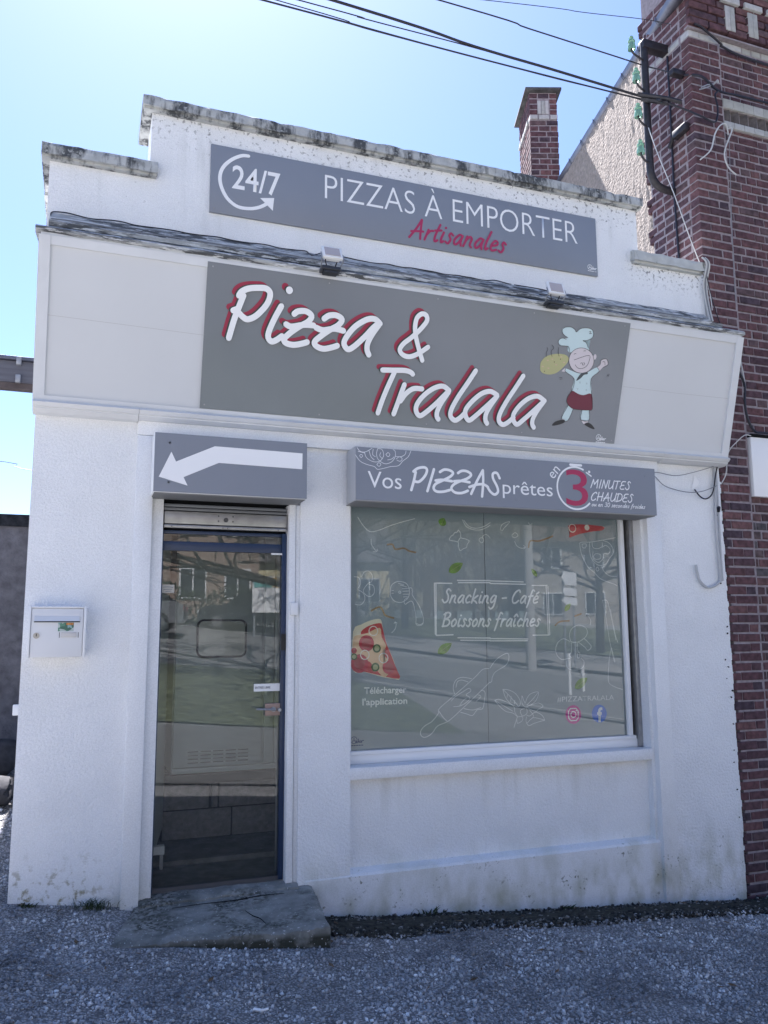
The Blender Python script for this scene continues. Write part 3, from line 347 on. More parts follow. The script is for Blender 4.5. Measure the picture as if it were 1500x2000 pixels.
TR = json.loads(r'''{"pizza":[[[0.8555,3.6748],[0.8324,3.6058],[0.8067,3.5231],[0.7825,3.4174]],[[0.8278,3.6713],[0.8435,3.6964],[0.884,3.7194],[0.9467,3.7316],[0.9964,3.7327],[1.0213,3.7059],[1.0097,3.651],[0.9709,3.596],[0.931,3.5578],[0.8898,3.5396],[0.8609,3.5495],[0.8349,3.5696]],[[0.7992,3.5805],[0.8229,3.5913]],[[1.0969,3.6416],[1.0595,3.563],[1.0308,3.4855],[1.0288,3.4448],[1.0519,3.4257],[1.0835,3.4393],[1.1143,3.4645]],[[1.1835,3.6062],[1.2077,3.6248],[1.2589,3.631],[1.2964,3.6082],[1.2786,3.5719],[1.2224,3.5346],[1.167,3.4908],[1.13,3.4492],[1.1428,3.4268],[1.191,3.4204],[1.2454,3.4332],[1.28,3.4466]],[[1.1355,3.5382],[1.1713,3.5287],[1.2508,3.5482],[1.3137,3.552]],[[1.3808,3.6011],[1.4128,3.6242],[1.4615,3.63],[1.4999,3.6097],[1.478,3.5725],[1.4241,3.5372],[1.3674,3.4928],[1.3294,3.4541],[1.3412,3.4298],[1.3889,3.4177],[1.4409,3.4302],[1.4814,3.4464]],[[1.3319,3.5404],[1.3793,3.5307],[1.4535,3.5475],[1.5151,3.542]],[[1.7612,3.6145],[1.7235,3.6382],[1.6695,3.6297],[1.5963,3.5813],[1.5443,3.5161],[1.5257,3.4651],[1.5556,3.432],[1.5997,3.4578],[1.6639,3.5224],[1.7133,3.5808],[1.7531,3.6171]],[[1.7541,3.6066],[1.713,3.542],[1.6871,3.4828],[1.6872,3.4404],[1.7014,3.4136]]],"pizza_dot":[[[1.1412,3.7428]]],"amp":[[[2.117,3.5063],[2.0502,3.4574],[1.9904,3.4315],[1.941,3.4381],[1.9161,3.4667],[1.9384,3.5082],[1.9954,3.5575],[2.0518,3.6148],[2.0908,3.6702],[2.0828,3.7045],[2.0508,3.7108],[2.0183,3.6812],[2.0102,3.6295],[2.0184,3.5757],[2.0458,3.5003],[2.0831,3.4174]]],"tralala":[[[1.8071,3.3282],[1.8852,3.3344],[1.9641,3.3406],[2.0047,3.3344],[2.0238,3.3228]],[[1.8911,3.3193],[1.8524,3.2213],[1.8216,3.132],[1.8003,3.0537]],[[1.9706,3.2497],[1.9524,3.191],[1.9313,3.1178],[1.9125,3.0566]],[[1.9527,3.1434],[1.9877,3.1942],[2.0377,3.2305],[2.1003,3.2346]],[[2.3007,3.2425],[2.252,3.2663],[2.1897,3.2484],[2.1222,3.1982],[2.0746,3.134],[2.0732,3.0858],[2.1021,3.0601],[2.1431,3.0852],[2.2139,3.15],[2.2758,3.216],[2.2995,3.2367]],[[2.2974,3.2301],[2.2541,3.1616],[2.2282,3.1028],[2.2275,3.0663],[2.2404,3.0486]],[[2.4862,3.3898],[2.4339,3.3035],[2.3742,3.2086],[2.3323,3.1236],[2.3302,3.0746],[2.3655,3.0513],[2.4034,3.0723],[2.4371,3.1079]],[[2.6695,3.2455],[2.6141,3.2653],[2.5495,3.2447],[2.4845,3.1897],[2.4395,3.1285],[2.4445,3.0839],[2.4728,3.0598],[2.515,3.0896],[2.5884,3.1575],[2.6488,3.2164],[2.6703,3.239]],[[2.6663,3.232],[2.6255,3.1689],[2.5984,3.1129],[2.5984,3.0715],[2.6125,3.0502]],[[2.8589,3.3916],[2.8082,3.3079],[2.7469,3.2084],[2.7057,3.1217],[2.7048,3.0716],[2.7385,3.0517],[2.7782,3.0716],[2.8154,3.1056]],[[3.0459,3.2411],[2.9923,3.266],[2.9246,3.2474],[2.857,3.1928],[2.8128,3.1263],[2.8214,3.0809],[2.8514,3.0622],[2.894,3.095],[2.9701,3.1645],[3.0284,3.2202],[3.0511,3.2399]],[[3.0451,3.2318],[3.0,3.167],[2.9721,3.1097],[2.9719,3.0716],[2.9865,3.0515]]],"chef_fill":{"hat":[[[3.2152,3.5884],[3.2074,3.6281],[3.1861,3.6296],[3.1444,3.6271],[3.1222,3.6362],[3.1192,3.6588],[3.1377,3.677],[3.17,3.6798],[3.188,3.6849],[3.1501,3.7063],[3.1371,3.7335],[3.1555,3.7528],[3.206,3.7598],[3.2381,3.7489],[3.2557,3.7336],[3.282,3.7559],[3.337,3.7699],[3.3806,3.7652],[3.3985,3.7401],[3.3934,3.7085],[3.3487,3.686],[3.3162,3.6798],[3.3461,3.6702],[3.3677,3.6357],[3.3698,3.6203]],"hat"],"jacket":[[[3.202,3.4768],[3.2025,3.4555],[3.2817,3.4126],[3.2739,3.3297],[3.3629,3.3083],[3.4404,3.3231],[3.4235,3.4261],[3.4809,3.4829],[3.46,3.5103],[3.3795,3.4651],[3.314,3.4547],[3.2457,3.4675]],"hat"],"apron":[[[3.2739,3.3297],[3.3237,3.3146],[3.3726,3.3072],[3.4431,3.3214],[3.4622,3.22],[3.4252,3.2069],[3.3629,3.2037],[3.3003,3.2064],[3.2594,3.2265],[3.2388,3.2561],[3.2505,3.2924]],"maroon"],"legL":[[[3.255,3.2242],[3.2126,3.1342],[3.2642,3.1206],[3.2982,3.2042]],"hat"],"legR":[[[3.3775,3.2029],[3.3745,3.1373],[3.4423,3.1368],[3.4348,3.2077]],"hat"],"shoeL":[[[3.14,3.0774],[3.1623,3.1047],[3.2165,3.1227],[3.2414,3.1208],[3.2402,3.1049],[3.2022,3.0881],[3.1658,3.0782]],"black"],"shoeR":[[[3.4104,3.1044],[3.4373,3.1204],[3.4729,3.1092],[3.5039,3.0796],[3.472,3.0812]],"black"],"scarf":[[[3.2999,3.4006],[3.3166,3.4355],[3.3375,3.457],[3.3837,3.4694],[3.388,3.4561],[3.358,3.4473],[3.3373,3.4238]],"dark"],"handL":[[[3.1719,3.4564],[3.1884,3.4735],[3.1994,3.4785],[3.2002,3.4553],[3.1816,3.4534]],"skin"],"handR":[[[3.4621,3.5125],[3.4856,3.5345],[3.4892,3.5604],[3.5094,3.5724],[3.5334,3.5748],[3.5483,3.5566],[3.5487,3.537],[3.5127,3.5156],[3.483,3.4851]],"skin"],"sockL":[[[3.2175,3.1326],[3.242,3.1267],[3.2406,3.1195],[3.2167,3.1215]],"skin"],"sockR":[[[3.3848,3.1322],[3.4303,3.1358],[3.4352,3.1183],[3.4051,3.1079]],"skin"],"pizzafill":[[[2.9925,3.4617],[2.9944,3.5001],[3.0263,3.5379],[3.0788,3.5606],[3.1379,3.5706],[3.1897,3.5684],[3.2157,3.5498],[3.2105,3.5183],[3.1781,3.4802],[3.1318,3.4408],[3.0783,3.4232],[3.0272,3.4248],[2.9999,3.4394]],"crust"]},"chef_head":[[[3.3246,3.5436],[3.4296,3.5543],[3.3126,3.6305]]],"chef_ear":[[[3.4346,3.5803],[3.4474,3.5816]]],"chef_lines":[[[3.2617,3.541],[3.3819,3.5857],[3.3877,3.5442],[3.3731,3.5114],[3.3377,3.4903],[3.2995,3.4904],[3.2755,3.5094]],[[3.2565,3.5792],[3.2651,3.5859],[3.2748,3.5839]],[[3.3332,3.6087],[3.3421,3.6135],[3.3519,3.6118]],[[3.3193,3.5196],[3.3253,3.5281],[3.3376,3.5254],[3.334,3.5172],[3.3463,3.5146],[3.3544,3.5252],[3.3439,3.5319]],[[3.0331,3.5386],[3.0292,3.5688],[3.0372,3.5887],[3.0293,3.6031]],[[3.0785,3.5452],[3.0669,3.5804],[3.0845,3.6053],[3.0658,3.6243]],[[3.1356,3.5531],[3.1246,3.5827],[3.1238,3.6133]],[[3.3616,3.7476],[3.3757,3.7492],[3.3661,3.7326],[3.3844,3.7385]],[[3.1571,3.4092],[3.1801,3.4126]],[[3.1608,3.3991],[3.1837,3.4032]],[[3.5554,3.4566],[3.5628,3.4731]],[[3.5675,3.4577],[3.5725,3.4741]],[[3.2175,3.5887],[3.2082,3.6224],[3.1769,3.6286],[3.1398,3.6266],[3.1203,3.6398],[3.12,3.6627],[3.1467,3.6791],[3.1802,3.6732]],[[3.1927,3.6854],[3.1501,3.7063],[3.1385,3.7337],[3.1601,3.7534],[3.2059,3.7606],[3.2406,3.7473],[3.2559,3.7325],[3.2864,3.7583],[3.337,3.7699],[3.3807,3.7645],[3.3995,3.7402],[3.3913,3.7063],[3.3512,3.6852],[3.3162,3.6798],[3.3461,3.6702],[3.37,3.6359]],[[3.2019,3.4779],[3.2026,3.4547],[3.2818,3.4118],[3.2739,3.3297],[3.2458,3.292],[3.2391,3.2542],[3.2594,3.2265],[3.3004,3.2056],[3.3629,3.2037],[3.4252,3.2069],[3.4631,3.22],[3.4401,3.3251],[3.4227,3.4253],[3.4824,3.4822],[3.4609,3.5104]],[[3.2559,3.2242],[3.2126,3.1342],[3.2653,3.1199],[3.2996,3.2043]],[[3.3775,3.2029],[3.3745,3.1373],[3.4434,3.136],[3.4357,3.2078]],[[3.4621,3.5125],[3.4859,3.5326],[3.4892,3.5604],[3.5103,3.5732],[3.5344,3.5749],[3.5497,3.5568],[3.5499,3.5351],[3.5128,3.5144]],[[3.5026,3.552],[3.5217,3.5547],[3.5276,3.5309]]],"chef_buttons":[[[3.3336,3.3921]],[[3.3899,3.3907]],[[3.3193,3.3464]],[[3.3939,3.3446]]],"chef_toppings":[[[3.059,3.4645]],[[3.1201,3.4937]],[[3.083,3.5284]],[[3.1827,3.5155]],[[3.0475,3.5171]],[[3.1545,3.5512]],[[3.0119,3.4713]]],"chef_olives":[[[3.1016,3.5111]],[[3.1496,3.5353]],[[3.0297,3.4404]]],"cutter":[[[1.991,1.8685],[1.9981,1.9128],[2.0289,1.9385],[2.0698,1.9443],[2.1108,1.9302],[2.131,1.8955],[2.1305,1.851],[2.1096,1.8191],[2.0685,1.7999],[2.021,1.809],[1.9942,1.8434],[1.991,1.8685]],[[2.1276,1.8987],[2.1483,1.9008],[2.1549,1.8767],[2.1546,1.8513],[2.1851,1.807],[2.2088,1.7691],[2.2322,1.7057],[2.2315,1.655],[2.2037,1.6412],[2.1797,1.652],[2.1802,1.693],[2.1706,1.7499],[2.1608,1.7942],[2.1438,1.8099],[2.1162,1.797],[2.1024,1.7875],[2.0923,1.8],[2.0959,1.819],[2.1166,1.8319]],[[2.0521,1.8705],[2.059,1.8788],[2.0691,1.8707],[2.0609,1.8617],[2.0521,1.8705]],[[2.0796,1.8949],[2.1242,1.8986]],[[2.0828,1.8759],[2.1274,1.8796]],[[2.0826,1.8569],[2.1271,1.8573]],[[2.0859,1.8379],[2.1167,1.8395]],[[2.0013,1.8813],[2.0148,1.8814]],[[2.0011,1.8623],[2.0147,1.8625]],[[2.0492,1.9325],[2.0901,1.9204]],[[2.0628,1.92],[2.1105,1.908]],[[2.1832,1.6551],[2.2072,1.6475],[2.2302,1.6582]]],"bowtie":[[[2.516,2.3214],[2.5048,2.3044],[2.4866,2.3004],[2.4754,2.2835],[2.4608,2.2764],[2.4458,2.2461],[2.5106,2.2337],[2.5135,2.2021],[2.5274,2.1728],[2.5531,2.1867],[2.5789,2.1974],[2.583,2.2175],[2.5997,2.2446],[2.5729,2.257],[2.5367,2.2657],[2.5337,2.2955],[2.516,2.3214]],[[2.5106,2.235],[2.5256,2.2587],[2.5367,2.2657]]],"swirls":[[[1.7552,2.382],[1.7884,2.3324],[1.8284,2.2925],[1.8619,2.2841],[1.916,2.2989],[1.9841,2.3273],[2.0668,2.3564],[2.1783,2.3884]],[[2.5504,2.3961],[2.5787,2.3505],[2.6296,2.3291],[2.6887,2.3279],[2.7337,2.3431],[2.7717,2.3648]],[[2.5613,2.3933],[2.6007,2.3514],[2.6594,2.3389],[2.7266,2.3563],[2.7723,2.3851]],[[2.6938,2.2343],[2.6795,2.2539],[2.6947,2.2711],[2.7167,2.2618],[2.7087,2.2381],[2.6938,2.2343]],[[2.713,2.2617],[2.7098,2.2817],[2.7325,2.2959],[2.7546,2.2866],[2.7691,2.2703]],[[1.8517,2.2328],[1.8549,2.1947],[1.8816,2.1574],[1.8916,2.15]],[[1.8951,2.1641],[1.8936,2.1482],[1.8681,2.1475]],[[1.9991,1.5932],[2.0228,1.618],[2.0319,1.6491],[2.0232,1.6648]],[[2.0164,1.6554],[2.0239,1.666],[2.0387,1.6585]],[[1.7811,1.9722],[1.801,2.0039],[1.8342,2.0108],[1.8594,1.9799],[1.854,1.9421],[1.8273,1.926],[1.7941,1.8788],[1.8139,1.8479],[1.8469,1.8388],[1.8736,1.8672],[1.8672,1.911],[1.8339,1.923]],[[1.7284,1.9713],[1.7613,1.9656],[1.7744,1.9284],[1.7546,1.8907]],[[1.7349,1.7852],[1.7742,1.7823],[1.8039,1.8167],[1.7941,1.8601],[1.7546,1.8845]],[[2.969,2.2533],[2.987,2.2199],[3.0248,2.204],[3.0559,2.2118]],[[3.0409,2.225],[3.0575,2.2132],[3.0439,2.1992]],[[2.9474,2.2968],[2.9749,2.3182],[2.9973,2.2985],[2.9737,2.2807],[2.9509,2.2867]],[[2.8538,2.3409],[2.87,2.3755],[2.9316,2.3984],[2.9078,2.3702],[2.8844,2.3489],[2.8686,2.3279],[2.8537,2.3375]],[[3.0895,2.398],[3.1006,2.3812],[3.1203,2.3889]],[[3.5888,1.6423],[3.5947,1.68],[3.5605,1.7245]],[[3.5475,1.7073],[3.5565,1.7258],[3.5847,1.7245]]],"pizzaline":[[[3.8551,2.3108],[3.7407,2.2891],[3.6321,2.27],[3.5417,2.265],[3.5308,2.2401],[3.5417,2.1774],[3.5675,2.1222],[3.5978,2.074],[3.6453,2.0401],[3.7004,1.9922],[3.7735,1.9654],[3.8228,1.9521],[3.8496,1.9384]],[[3.6196,2.2675],[3.616,2.1935],[3.6337,2.1378],[3.6891,2.0935],[3.756,2.1056],[3.7917,2.1489],[3.8276,2.1923],[3.8215,2.2348],[3.7898,2.2694],[3.7406,2.2856]],[[3.6401,2.2646],[3.6465,2.2296],[3.6874,2.2202],[3.7298,2.2391],[3.7313,2.2675]],[[3.7179,2.0907],[3.7364,2.0489],[3.7845,2.0147],[3.851,2.0089]],[[3.643,2.1591],[3.6688,2.1809],[3.7099,2.175],[3.7084,2.1467],[3.6667,2.1386],[3.643,2.1591]],[[3.7294,2.2321],[3.7636,2.2473],[3.7997,2.22],[3.7852,2.1841],[3.7435,2.1829],[3.7333,2.1474],[3.6902,2.1146],[3.6423,2.1451],[3.6448,2.1943]],[[3.6628,2.0614],[3.676,2.0792],[3.6916,2.062],[3.6744,2.0477],[3.6628,2.0614]],[[3.5492,2.2512],[3.5861,2.2523],[3.5765,2.2239],[3.5521,2.2267],[3.5492,2.2512]]],"knife":[[[3.7125,1.8287],[3.7285,1.7421],[3.7406,1.6592],[3.7583,1.5291]],[[3.7124,1.8266],[3.7534,1.822],[3.7773,1.7284],[3.816,1.5286]],[[3.7584,1.5315],[3.7775,1.4285],[3.7945,1.3633]],[[3.779,1.7592],[3.8105,1.5793],[3.8315,1.5102]],[[3.7717,1.473],[3.7514,1.4016],[3.7385,1.3134],[3.7334,1.2187],[3.7805,1.1837],[3.8531,1.16]],[[3.7717,1.473],[3.7988,1.3667]]],"mushroom":[[[3.419,1.5209],[3.4093,1.5681],[3.4312,1.6153],[3.4882,1.6408],[3.5437,1.6284],[3.5662,1.5943],[3.5482,1.5536],[3.4905,1.5202],[3.4425,1.5152],[3.419,1.5209]],[[3.5316,1.5435],[3.5626,1.5195],[3.5931,1.4853],[3.5841,1.4651],[3.5595,1.4552],[3.5366,1.4792],[3.4824,1.5169]],[[3.4111,1.5209],[3.3568,1.5416],[3.3086,1.5152],[3.2872,1.4687],[3.2969,1.4219],[3.3347,1.3914],[3.374,1.3941],[3.4216,1.4034]],[[3.4225,1.5107],[3.4196,1.4469],[3.3987,1.4204],[3.4216,1.4034]],[[3.4741,1.5102],[3.4751,1.4462],[3.4907,1.4393],[3.4891,1.4056],[3.4691,1.4026],[3.4794,1.4529]],[[3.3734,1.3808],[3.3755,1.3407],[3.402,1.3169],[3.4649,1.3123],[3.5135,1.3314],[3.525,1.3714],[3.5008,1.3987]]],"rollingpin":[[[2.7363,1.337],[2.6853,1.3317],[2.619,1.2758],[2.4602,1.1574],[2.3471,1.0742],[2.3397,1.0436],[2.2907,0.9901],[2.2356,0.9619],[2.2046,0.9267],[2.211,0.896],[2.2414,0.8873],[2.2894,0.9106],[2.3314,0.9577],[2.4149,0.9881],[2.5073,1.0558],[2.667,1.1826],[2.7411,1.2441]],[[2.3467,1.0525],[2.3703,1.0177],[2.401,0.9886]],[[2.7437,1.3401],[2.774,1.3781],[2.8192,1.4161],[2.8866,1.4423],[2.8965,1.4019],[2.8691,1.357],[2.7868,1.3135],[2.7601,1.2756],[2.7558,1.2502],[2.7409,1.2378]]],"dough":[[[2.4639,1.1698],[2.4542,1.2139],[2.4764,1.2635],[2.5263,1.2812],[2.5973,1.27]],[[2.4754,1.2133],[2.4867,1.2507],[2.5188,1.2625],[2.5683,1.2486]],[[2.6672,1.1889],[2.6993,1.1753],[2.6942,1.1184],[2.6783,1.0621],[2.6351,1.0542],[2.5985,1.018],[2.5562,1.029],[2.5071,1.0434]],[[2.5323,1.0674],[2.564,1.06],[2.6065,1.0553],[2.6641,1.0689]],[[2.4384,1.1206],[2.4599,1.1449],[2.5241,1.1805],[2.5744,1.2042],[2.5882,1.1849],[2.5521,1.1608],[2.5801,1.141],[2.5653,1.1164],[2.508,1.087],[2.4517,1.0828]],[[2.5009,1.0873],[2.5228,1.1178],[2.5515,1.1357]],[[2.6448,1.1579],[2.6661,1.1446],[2.6294,1.1142]]],"basil":[[[2.8419,1.1902],[2.8622,1.132],[2.9051,1.0858],[2.9637,1.0645],[2.9799,1.1025],[2.9444,1.1551],[2.8933,1.1823],[2.8419,1.1902]],[[2.8491,1.1836],[2.8993,1.1372],[2.9638,1.0678]],[[2.8776,1.1507],[2.8733,1.1317]],[[2.9067,1.137],[2.902,1.1051]],[[2.9355,1.1104],[2.931,1.0849]],[[2.7739,1.1158],[2.8092,1.0764],[2.8593,1.0364],[2.9178,1.0215],[2.9539,0.9945],[2.9328,1.0273],[2.9266,1.0659],[2.8686,1.0999],[2.8105,1.1209],[2.7739,1.1158]],[[2.7811,1.1123],[2.8458,1.0751],[2.9182,1.0342]],[[2.954,0.9977],[2.9381,0.9633],[2.922,0.9226]],[[2.9539,0.9945],[2.9911,0.993],[2.9902,0.9675],[2.9525,0.9499],[2.9459,0.9757]],[[2.9924,1.1408],[2.9941,1.0827],[3.0233,1.0624],[3.0613,1.074],[3.1077,1.1047],[3.1288,1.1625],[3.0641,1.1515],[3.0329,1.1201],[3.0168,1.0884],[2.996,1.1374]],[[3.0313,1.075],[3.0855,1.1184],[3.1249,1.1594]],[[3.0309,1.0654],[3.0917,1.0794],[3.1297,1.0845],[3.163,1.0607],[3.1204,1.0396],[3.1048,1.0272],[3.0601,1.0418],[3.0271,1.0623]],[[3.0231,1.056],[2.9777,1.0384],[2.9913,0.9994],[3.0292,1.0172],[3.0269,1.0559]],[[3.0246,0.9917],[3.0198,0.9599],[3.0411,0.9302],[3.0867,0.9443],[3.1476,0.9578],[3.1721,0.9632],[3.1492,0.9997],[3.0971,1.0211],[3.051,0.9971],[3.0251,1.0045]],[[3.0268,0.9468],[3.0806,0.9831],[3.1706,0.9633]],[[3.0524,1.0356],[3.081,0.9959],[3.0576,0.9711]]],"frame":[[[2.3229,1.9366],[2.3242,1.5819]],[[2.3348,1.9336],[2.3311,1.5736]],[[2.33,1.9367],[2.4578,1.9373]],[[2.3311,1.5736],[2.46,1.5766]],[[2.5013,1.9589],[2.7607,1.9617]],[[2.5081,1.9427],[2.7603,1.9471]],[[2.4965,1.5552],[2.7495,1.5526]],[[2.7606,1.9597],[3.0316,1.956]],[[2.7601,1.9412],[3.0502,1.9388]],[[3.1037,1.9315],[3.2319,1.9333]],[[3.2224,1.9297],[3.2268,1.5697]],[[3.2378,1.9245],[3.2393,1.5729]],[[3.0982,1.5692],[3.233,1.5696]],[[2.7494,1.5477],[3.0538,1.5427]],[[2.7489,1.5315],[3.0511,1.5302]],[[2.5037,1.5561],[2.7494,1.5503]],[[2.5161,1.5381],[2.749,1.5348]]],"text":{"snack":[[2.377,1.7988],[2.7563,1.8014],[2.4034,1.886]],"x1":[[3.1681,1.7941]],"boiss":[[2.3742,1.6357],[2.3935,1.7283]],"x2":[[3.1657,1.63]],"tele":[[1.7991,1.184],[2.1029,1.1807],[1.7992,1.2213]],"appl":[[1.786,1.1155],[2.1089,1.1103],[1.7861,1.1544]],"hash":[[3.283,1.0891],[3.7749,1.0827],[3.2846,1.1284]],"ig":[[3.4171,0.9925],[3.4877,0.9898],[3.4203,1.0628]],"fb":[[3.6405,0.9905],[3.7089,0.9879],[3.6441,1.0603]],"vos":[[1.6974,2.5225],[1.9318,2.5282],[1.6977,2.6157]],"pretes":[[2.675,2.5047],[3.0713,2.5213],[2.6786,2.6261]],"three":[[3.1793,2.4763],[3.3624,2.485],[3.1901,2.7241]],"ring":[[3.2489,2.6033],[3.1131,2.6163],[3.266,2.7557]],"ring2":[[3.3767,2.4976],[3.3934,2.6979],[3.2724,2.4513]],"knob":[[3.2225,2.7707],[3.3145,2.7719]],"knob2":[[3.3811,2.7271],[3.3934,2.6979]],"en":[[3.094,2.671],[3.1536,2.7366],[3.0553,2.698]],"min":[[3.3859,2.6139],[3.7263,2.6175],[3.3993,2.6773]],"cha":[[3.3903,2.5219],[3.7458,2.5234],[3.403,2.585]],"ou":[[3.3918,2.4835],[3.8405,2.4836],[3.3963,2.5044]],"247":[[0.8115,4.5248],[1.1445,4.5488],[0.8126,4.6866]],"247r":[[1.0928,4.5391],[1.1427,4.6933]],"pae":[[1.4576,4.5806],[3.5011,4.5816],[1.4587,4.7489]],"art":[[2.081,4.3989],[2.8611,4.3959],[2.1046,4.5257]],"logo1":[[3.5857,4.363],[3.6716,4.393],[3.589,4.4309]],"logo2":[[3.5276,2.9894],[3.6159,2.9993],[3.5204,3.04]]},"slice":[[[1.7218,1.6036],[1.7805,1.6493],[1.8464,1.677],[1.9061,1.6875],[1.9247,1.6739],[1.9325,1.6397],[1.9422,1.5901],[1.9683,1.5033],[2.0045,1.4288],[2.0307,1.3544],[2.0569,1.2801],[2.0034,1.2845],[1.9371,1.2952],[1.8451,1.3217],[1.7799,1.3382],[1.723,1.3485]]],"slice_sauce":[[[1.7772,1.6002],[1.833,1.64],[1.9126,1.6584],[1.9311,1.6335],[1.9552,1.5343],[1.9979,1.435],[2.0294,1.3544],[2.0536,1.2832],[1.9107,1.3092],[1.819,1.3313],[1.754,1.3479],[1.7217,1.3848],[1.7541,1.4084],[1.7217,1.4332],[1.7217,1.4817],[1.7803,1.5481]]],"slice_cheese":[[[1.7218,1.5486],[1.7543,1.5789],[1.8197,1.5908],[1.9124,1.6274],[1.9254,1.5654],[1.9583,1.5034],[1.9314,1.4606],[1.9776,1.4046],[1.9973,1.3551],[1.9437,1.2951],[1.878,1.3575],[1.8257,1.4072],[1.7541,1.3902],[1.7217,1.3848]]],"salami":[[[1.8163,1.5233],[1.8708,1.5228]],[[1.767,1.39],[1.829,1.3889]],[[1.9773,1.3616],[2.0241,1.3607]],[[1.7282,1.4755],[1.7477,1.4753]]],"rings":[[[1.8659,1.6059],[1.897,1.6058]],[[1.8043,1.4471],[1.8344,1.4467]],[[1.9378,1.4237],[1.9698,1.4232]]],"olives":[[[1.8905,1.4888],[1.9196,1.4884]],[[1.8794,1.3635],[1.909,1.363]],[[1.7282,1.4361],[1.7509,1.4357]]],"slice2":[[[3.4545,2.3988],[3.738,2.3958],[3.7363,2.3637],[3.661,2.3538],[3.5531,2.3322],[3.5201,2.3239],[3.4706,2.3082],[3.4396,2.3001],[3.4482,2.3494]]],"leaf":[[[2.4343,2.0163],[2.5473,2.083],[2.4713,2.0759],[2.5279,2.0247]],[[2.3794,2.346],[2.4055,2.4033],[2.3551,2.3913],[2.4268,2.3843]],[[3.1502,1.9964],[3.1044,2.0553],[3.1463,2.0371],[3.1109,2.0228]],[[3.3751,1.7444],[3.4301,1.8025],[3.3788,1.775],[3.426,1.765]],[[2.3395,1.4487],[2.4496,1.5183],[2.3685,1.5083],[2.431,1.4664]],[[3.439,1.1798],[3.5496,1.2535],[3.4697,1.2454],[3.523,1.1974]]],"orange":[[[1.973,2.1984],[2.0105,2.1996],[2.0308,2.1681],[2.0926,2.1764],[2.1339,2.1582],[2.1824,2.1499]],[[1.8532,1.7424],[1.9065,1.7675],[1.9331,1.7489],[1.953,1.7116],[2.0133,1.6929]],[[3.0868,2.2127],[3.104,2.2611],[3.1821,2.2637],[3.294,2.302]],[[3.2904,1.6397],[3.3307,1.6665],[3.41,1.6732]],[[3.4593,1.7072],[3.5162,1.7244]]],"poster_logo":[[[1.7631,0.87]]],"spizzas":[[[2.0321,2.6436],[2.0189,2.5842],[1.9996,2.521]],[[2.0165,2.6464],[2.0496,2.6705],[2.0967,2.6787],[2.1138,2.6598],[2.0959,2.6181],[2.0562,2.5805],[2.0212,2.5807]],[[2.1637,2.6704],[2.143,2.6062],[2.1141,2.5199]],[[2.2072,2.6545],[2.2395,2.6729],[2.2796,2.6702],[2.3034,2.6531],[2.2787,2.6254],[2.2222,2.5961],[2.1741,2.5711],[2.1593,2.5408],[2.1812,2.5213],[2.2288,2.5224],[2.277,2.5361]],[[2.1744,2.5948],[2.2223,2.602],[2.2942,2.5966]],[[2.3398,2.6553],[2.3686,2.6721],[2.4093,2.6709],[2.4375,2.65],[2.4082,2.622],[2.3426,2.5956],[2.3018,2.5709],[2.2892,2.5442],[2.3169,2.5212],[2.3654,2.5208],[2.4104,2.5382]],[[2.3104,2.5975],[2.3671,2.603],[2.424,2.5966]],[[2.5266,2.6858],[2.4818,2.6112],[2.4345,2.5185]],[[2.5266,2.6858],[2.5271,2.6063],[2.5162,2.504]],[[2.4216,2.5642],[2.4811,2.5848],[2.5308,2.5877],[2.5635,2.5706]],[[2.6532,2.638],[2.6332,2.6734],[2.6037,2.6678],[2.6027,2.6335],[2.6306,2.5819],[2.6379,2.5444],[2.6122,2.5226],[2.5793,2.5413],[2.5554,2.5777]]],"sdeco":[[[1.6124,2.7323],[1.6457,2.6914],[1.6904,2.6728],[1.7428,2.6617],[1.7653,2.6451],[1.8107,2.6552],[1.8565,2.6691],[1.9101,2.6784],[1.9412,2.7112],[1.9803,2.7432],[2.0002,2.7852]],[[1.6235,2.7821],[1.6458,2.7562],[1.6831,2.7553],[1.7282,2.7824]],[[1.6756,2.7511],[1.6905,2.716],[1.7354,2.6938],[1.7807,2.7004],[1.8074,2.7386],[1.7963,2.7779],[1.766,2.783]],[[1.766,2.783],[1.7582,2.7425],[1.7732,2.7072],[1.8185,2.6848],[1.8643,2.7024],[1.8876,2.7368],[1.8879,2.7735],[1.8726,2.7834]],[[1.642,2.7271],[1.6517,2.7365],[1.6621,2.7271],[1.6517,2.7148],[1.642,2.7271]],[[1.7594,2.6758],[1.7731,2.689],[1.7881,2.6792],[1.7745,2.6652],[1.7594,2.6758]],[[1.8227,2.747],[1.838,2.7612],[1.8509,2.7475],[1.8378,2.7334],[1.8227,2.747]],[[1.8951,2.7227],[1.9184,2.739],[1.9375,2.7256],[1.9219,2.7084],[1.8989,2.7157]],[[1.9652,2.7827],[1.9571,2.7563],[1.9261,2.7395],[1.8876,2.7405]],[[1.7886,2.7591],[1.7809,2.7368],[1.7959,2.7196]],[[1.8339,2.7113],[1.8645,2.7206],[1.8799,2.7363]],[[1.6309,2.7552],[1.6756,2.7475]],[[1.7056,2.7678],[1.7205,2.7253],[1.743,2.7051]],[[1.7357,2.7772],[1.7318,2.7406],[1.7506,2.7274]]],"arrow":[[0.3922,2.5141],[0.4603,2.6699],[0.4889,2.6114],[0.7159,2.7212],[1.2634,2.7153],[1.2626,2.6133],[0.7418,2.6195],[0.5356,2.5195],[0.5603,2.4693]],"circ":[[0.9209,4.783],[0.8749,4.7754],[0.8116,4.7356],[0.7584,4.6756],[0.7347,4.6073],[0.7436,4.5312],[0.786,4.4519],[0.8548,4.4064],[0.9371,4.4069],[1.0012,4.4284],[1.0518,4.4622]],"circ_head":[[1.0048,4.4948],[1.1007,4.5128],[1.0927,4.4185]]}''')
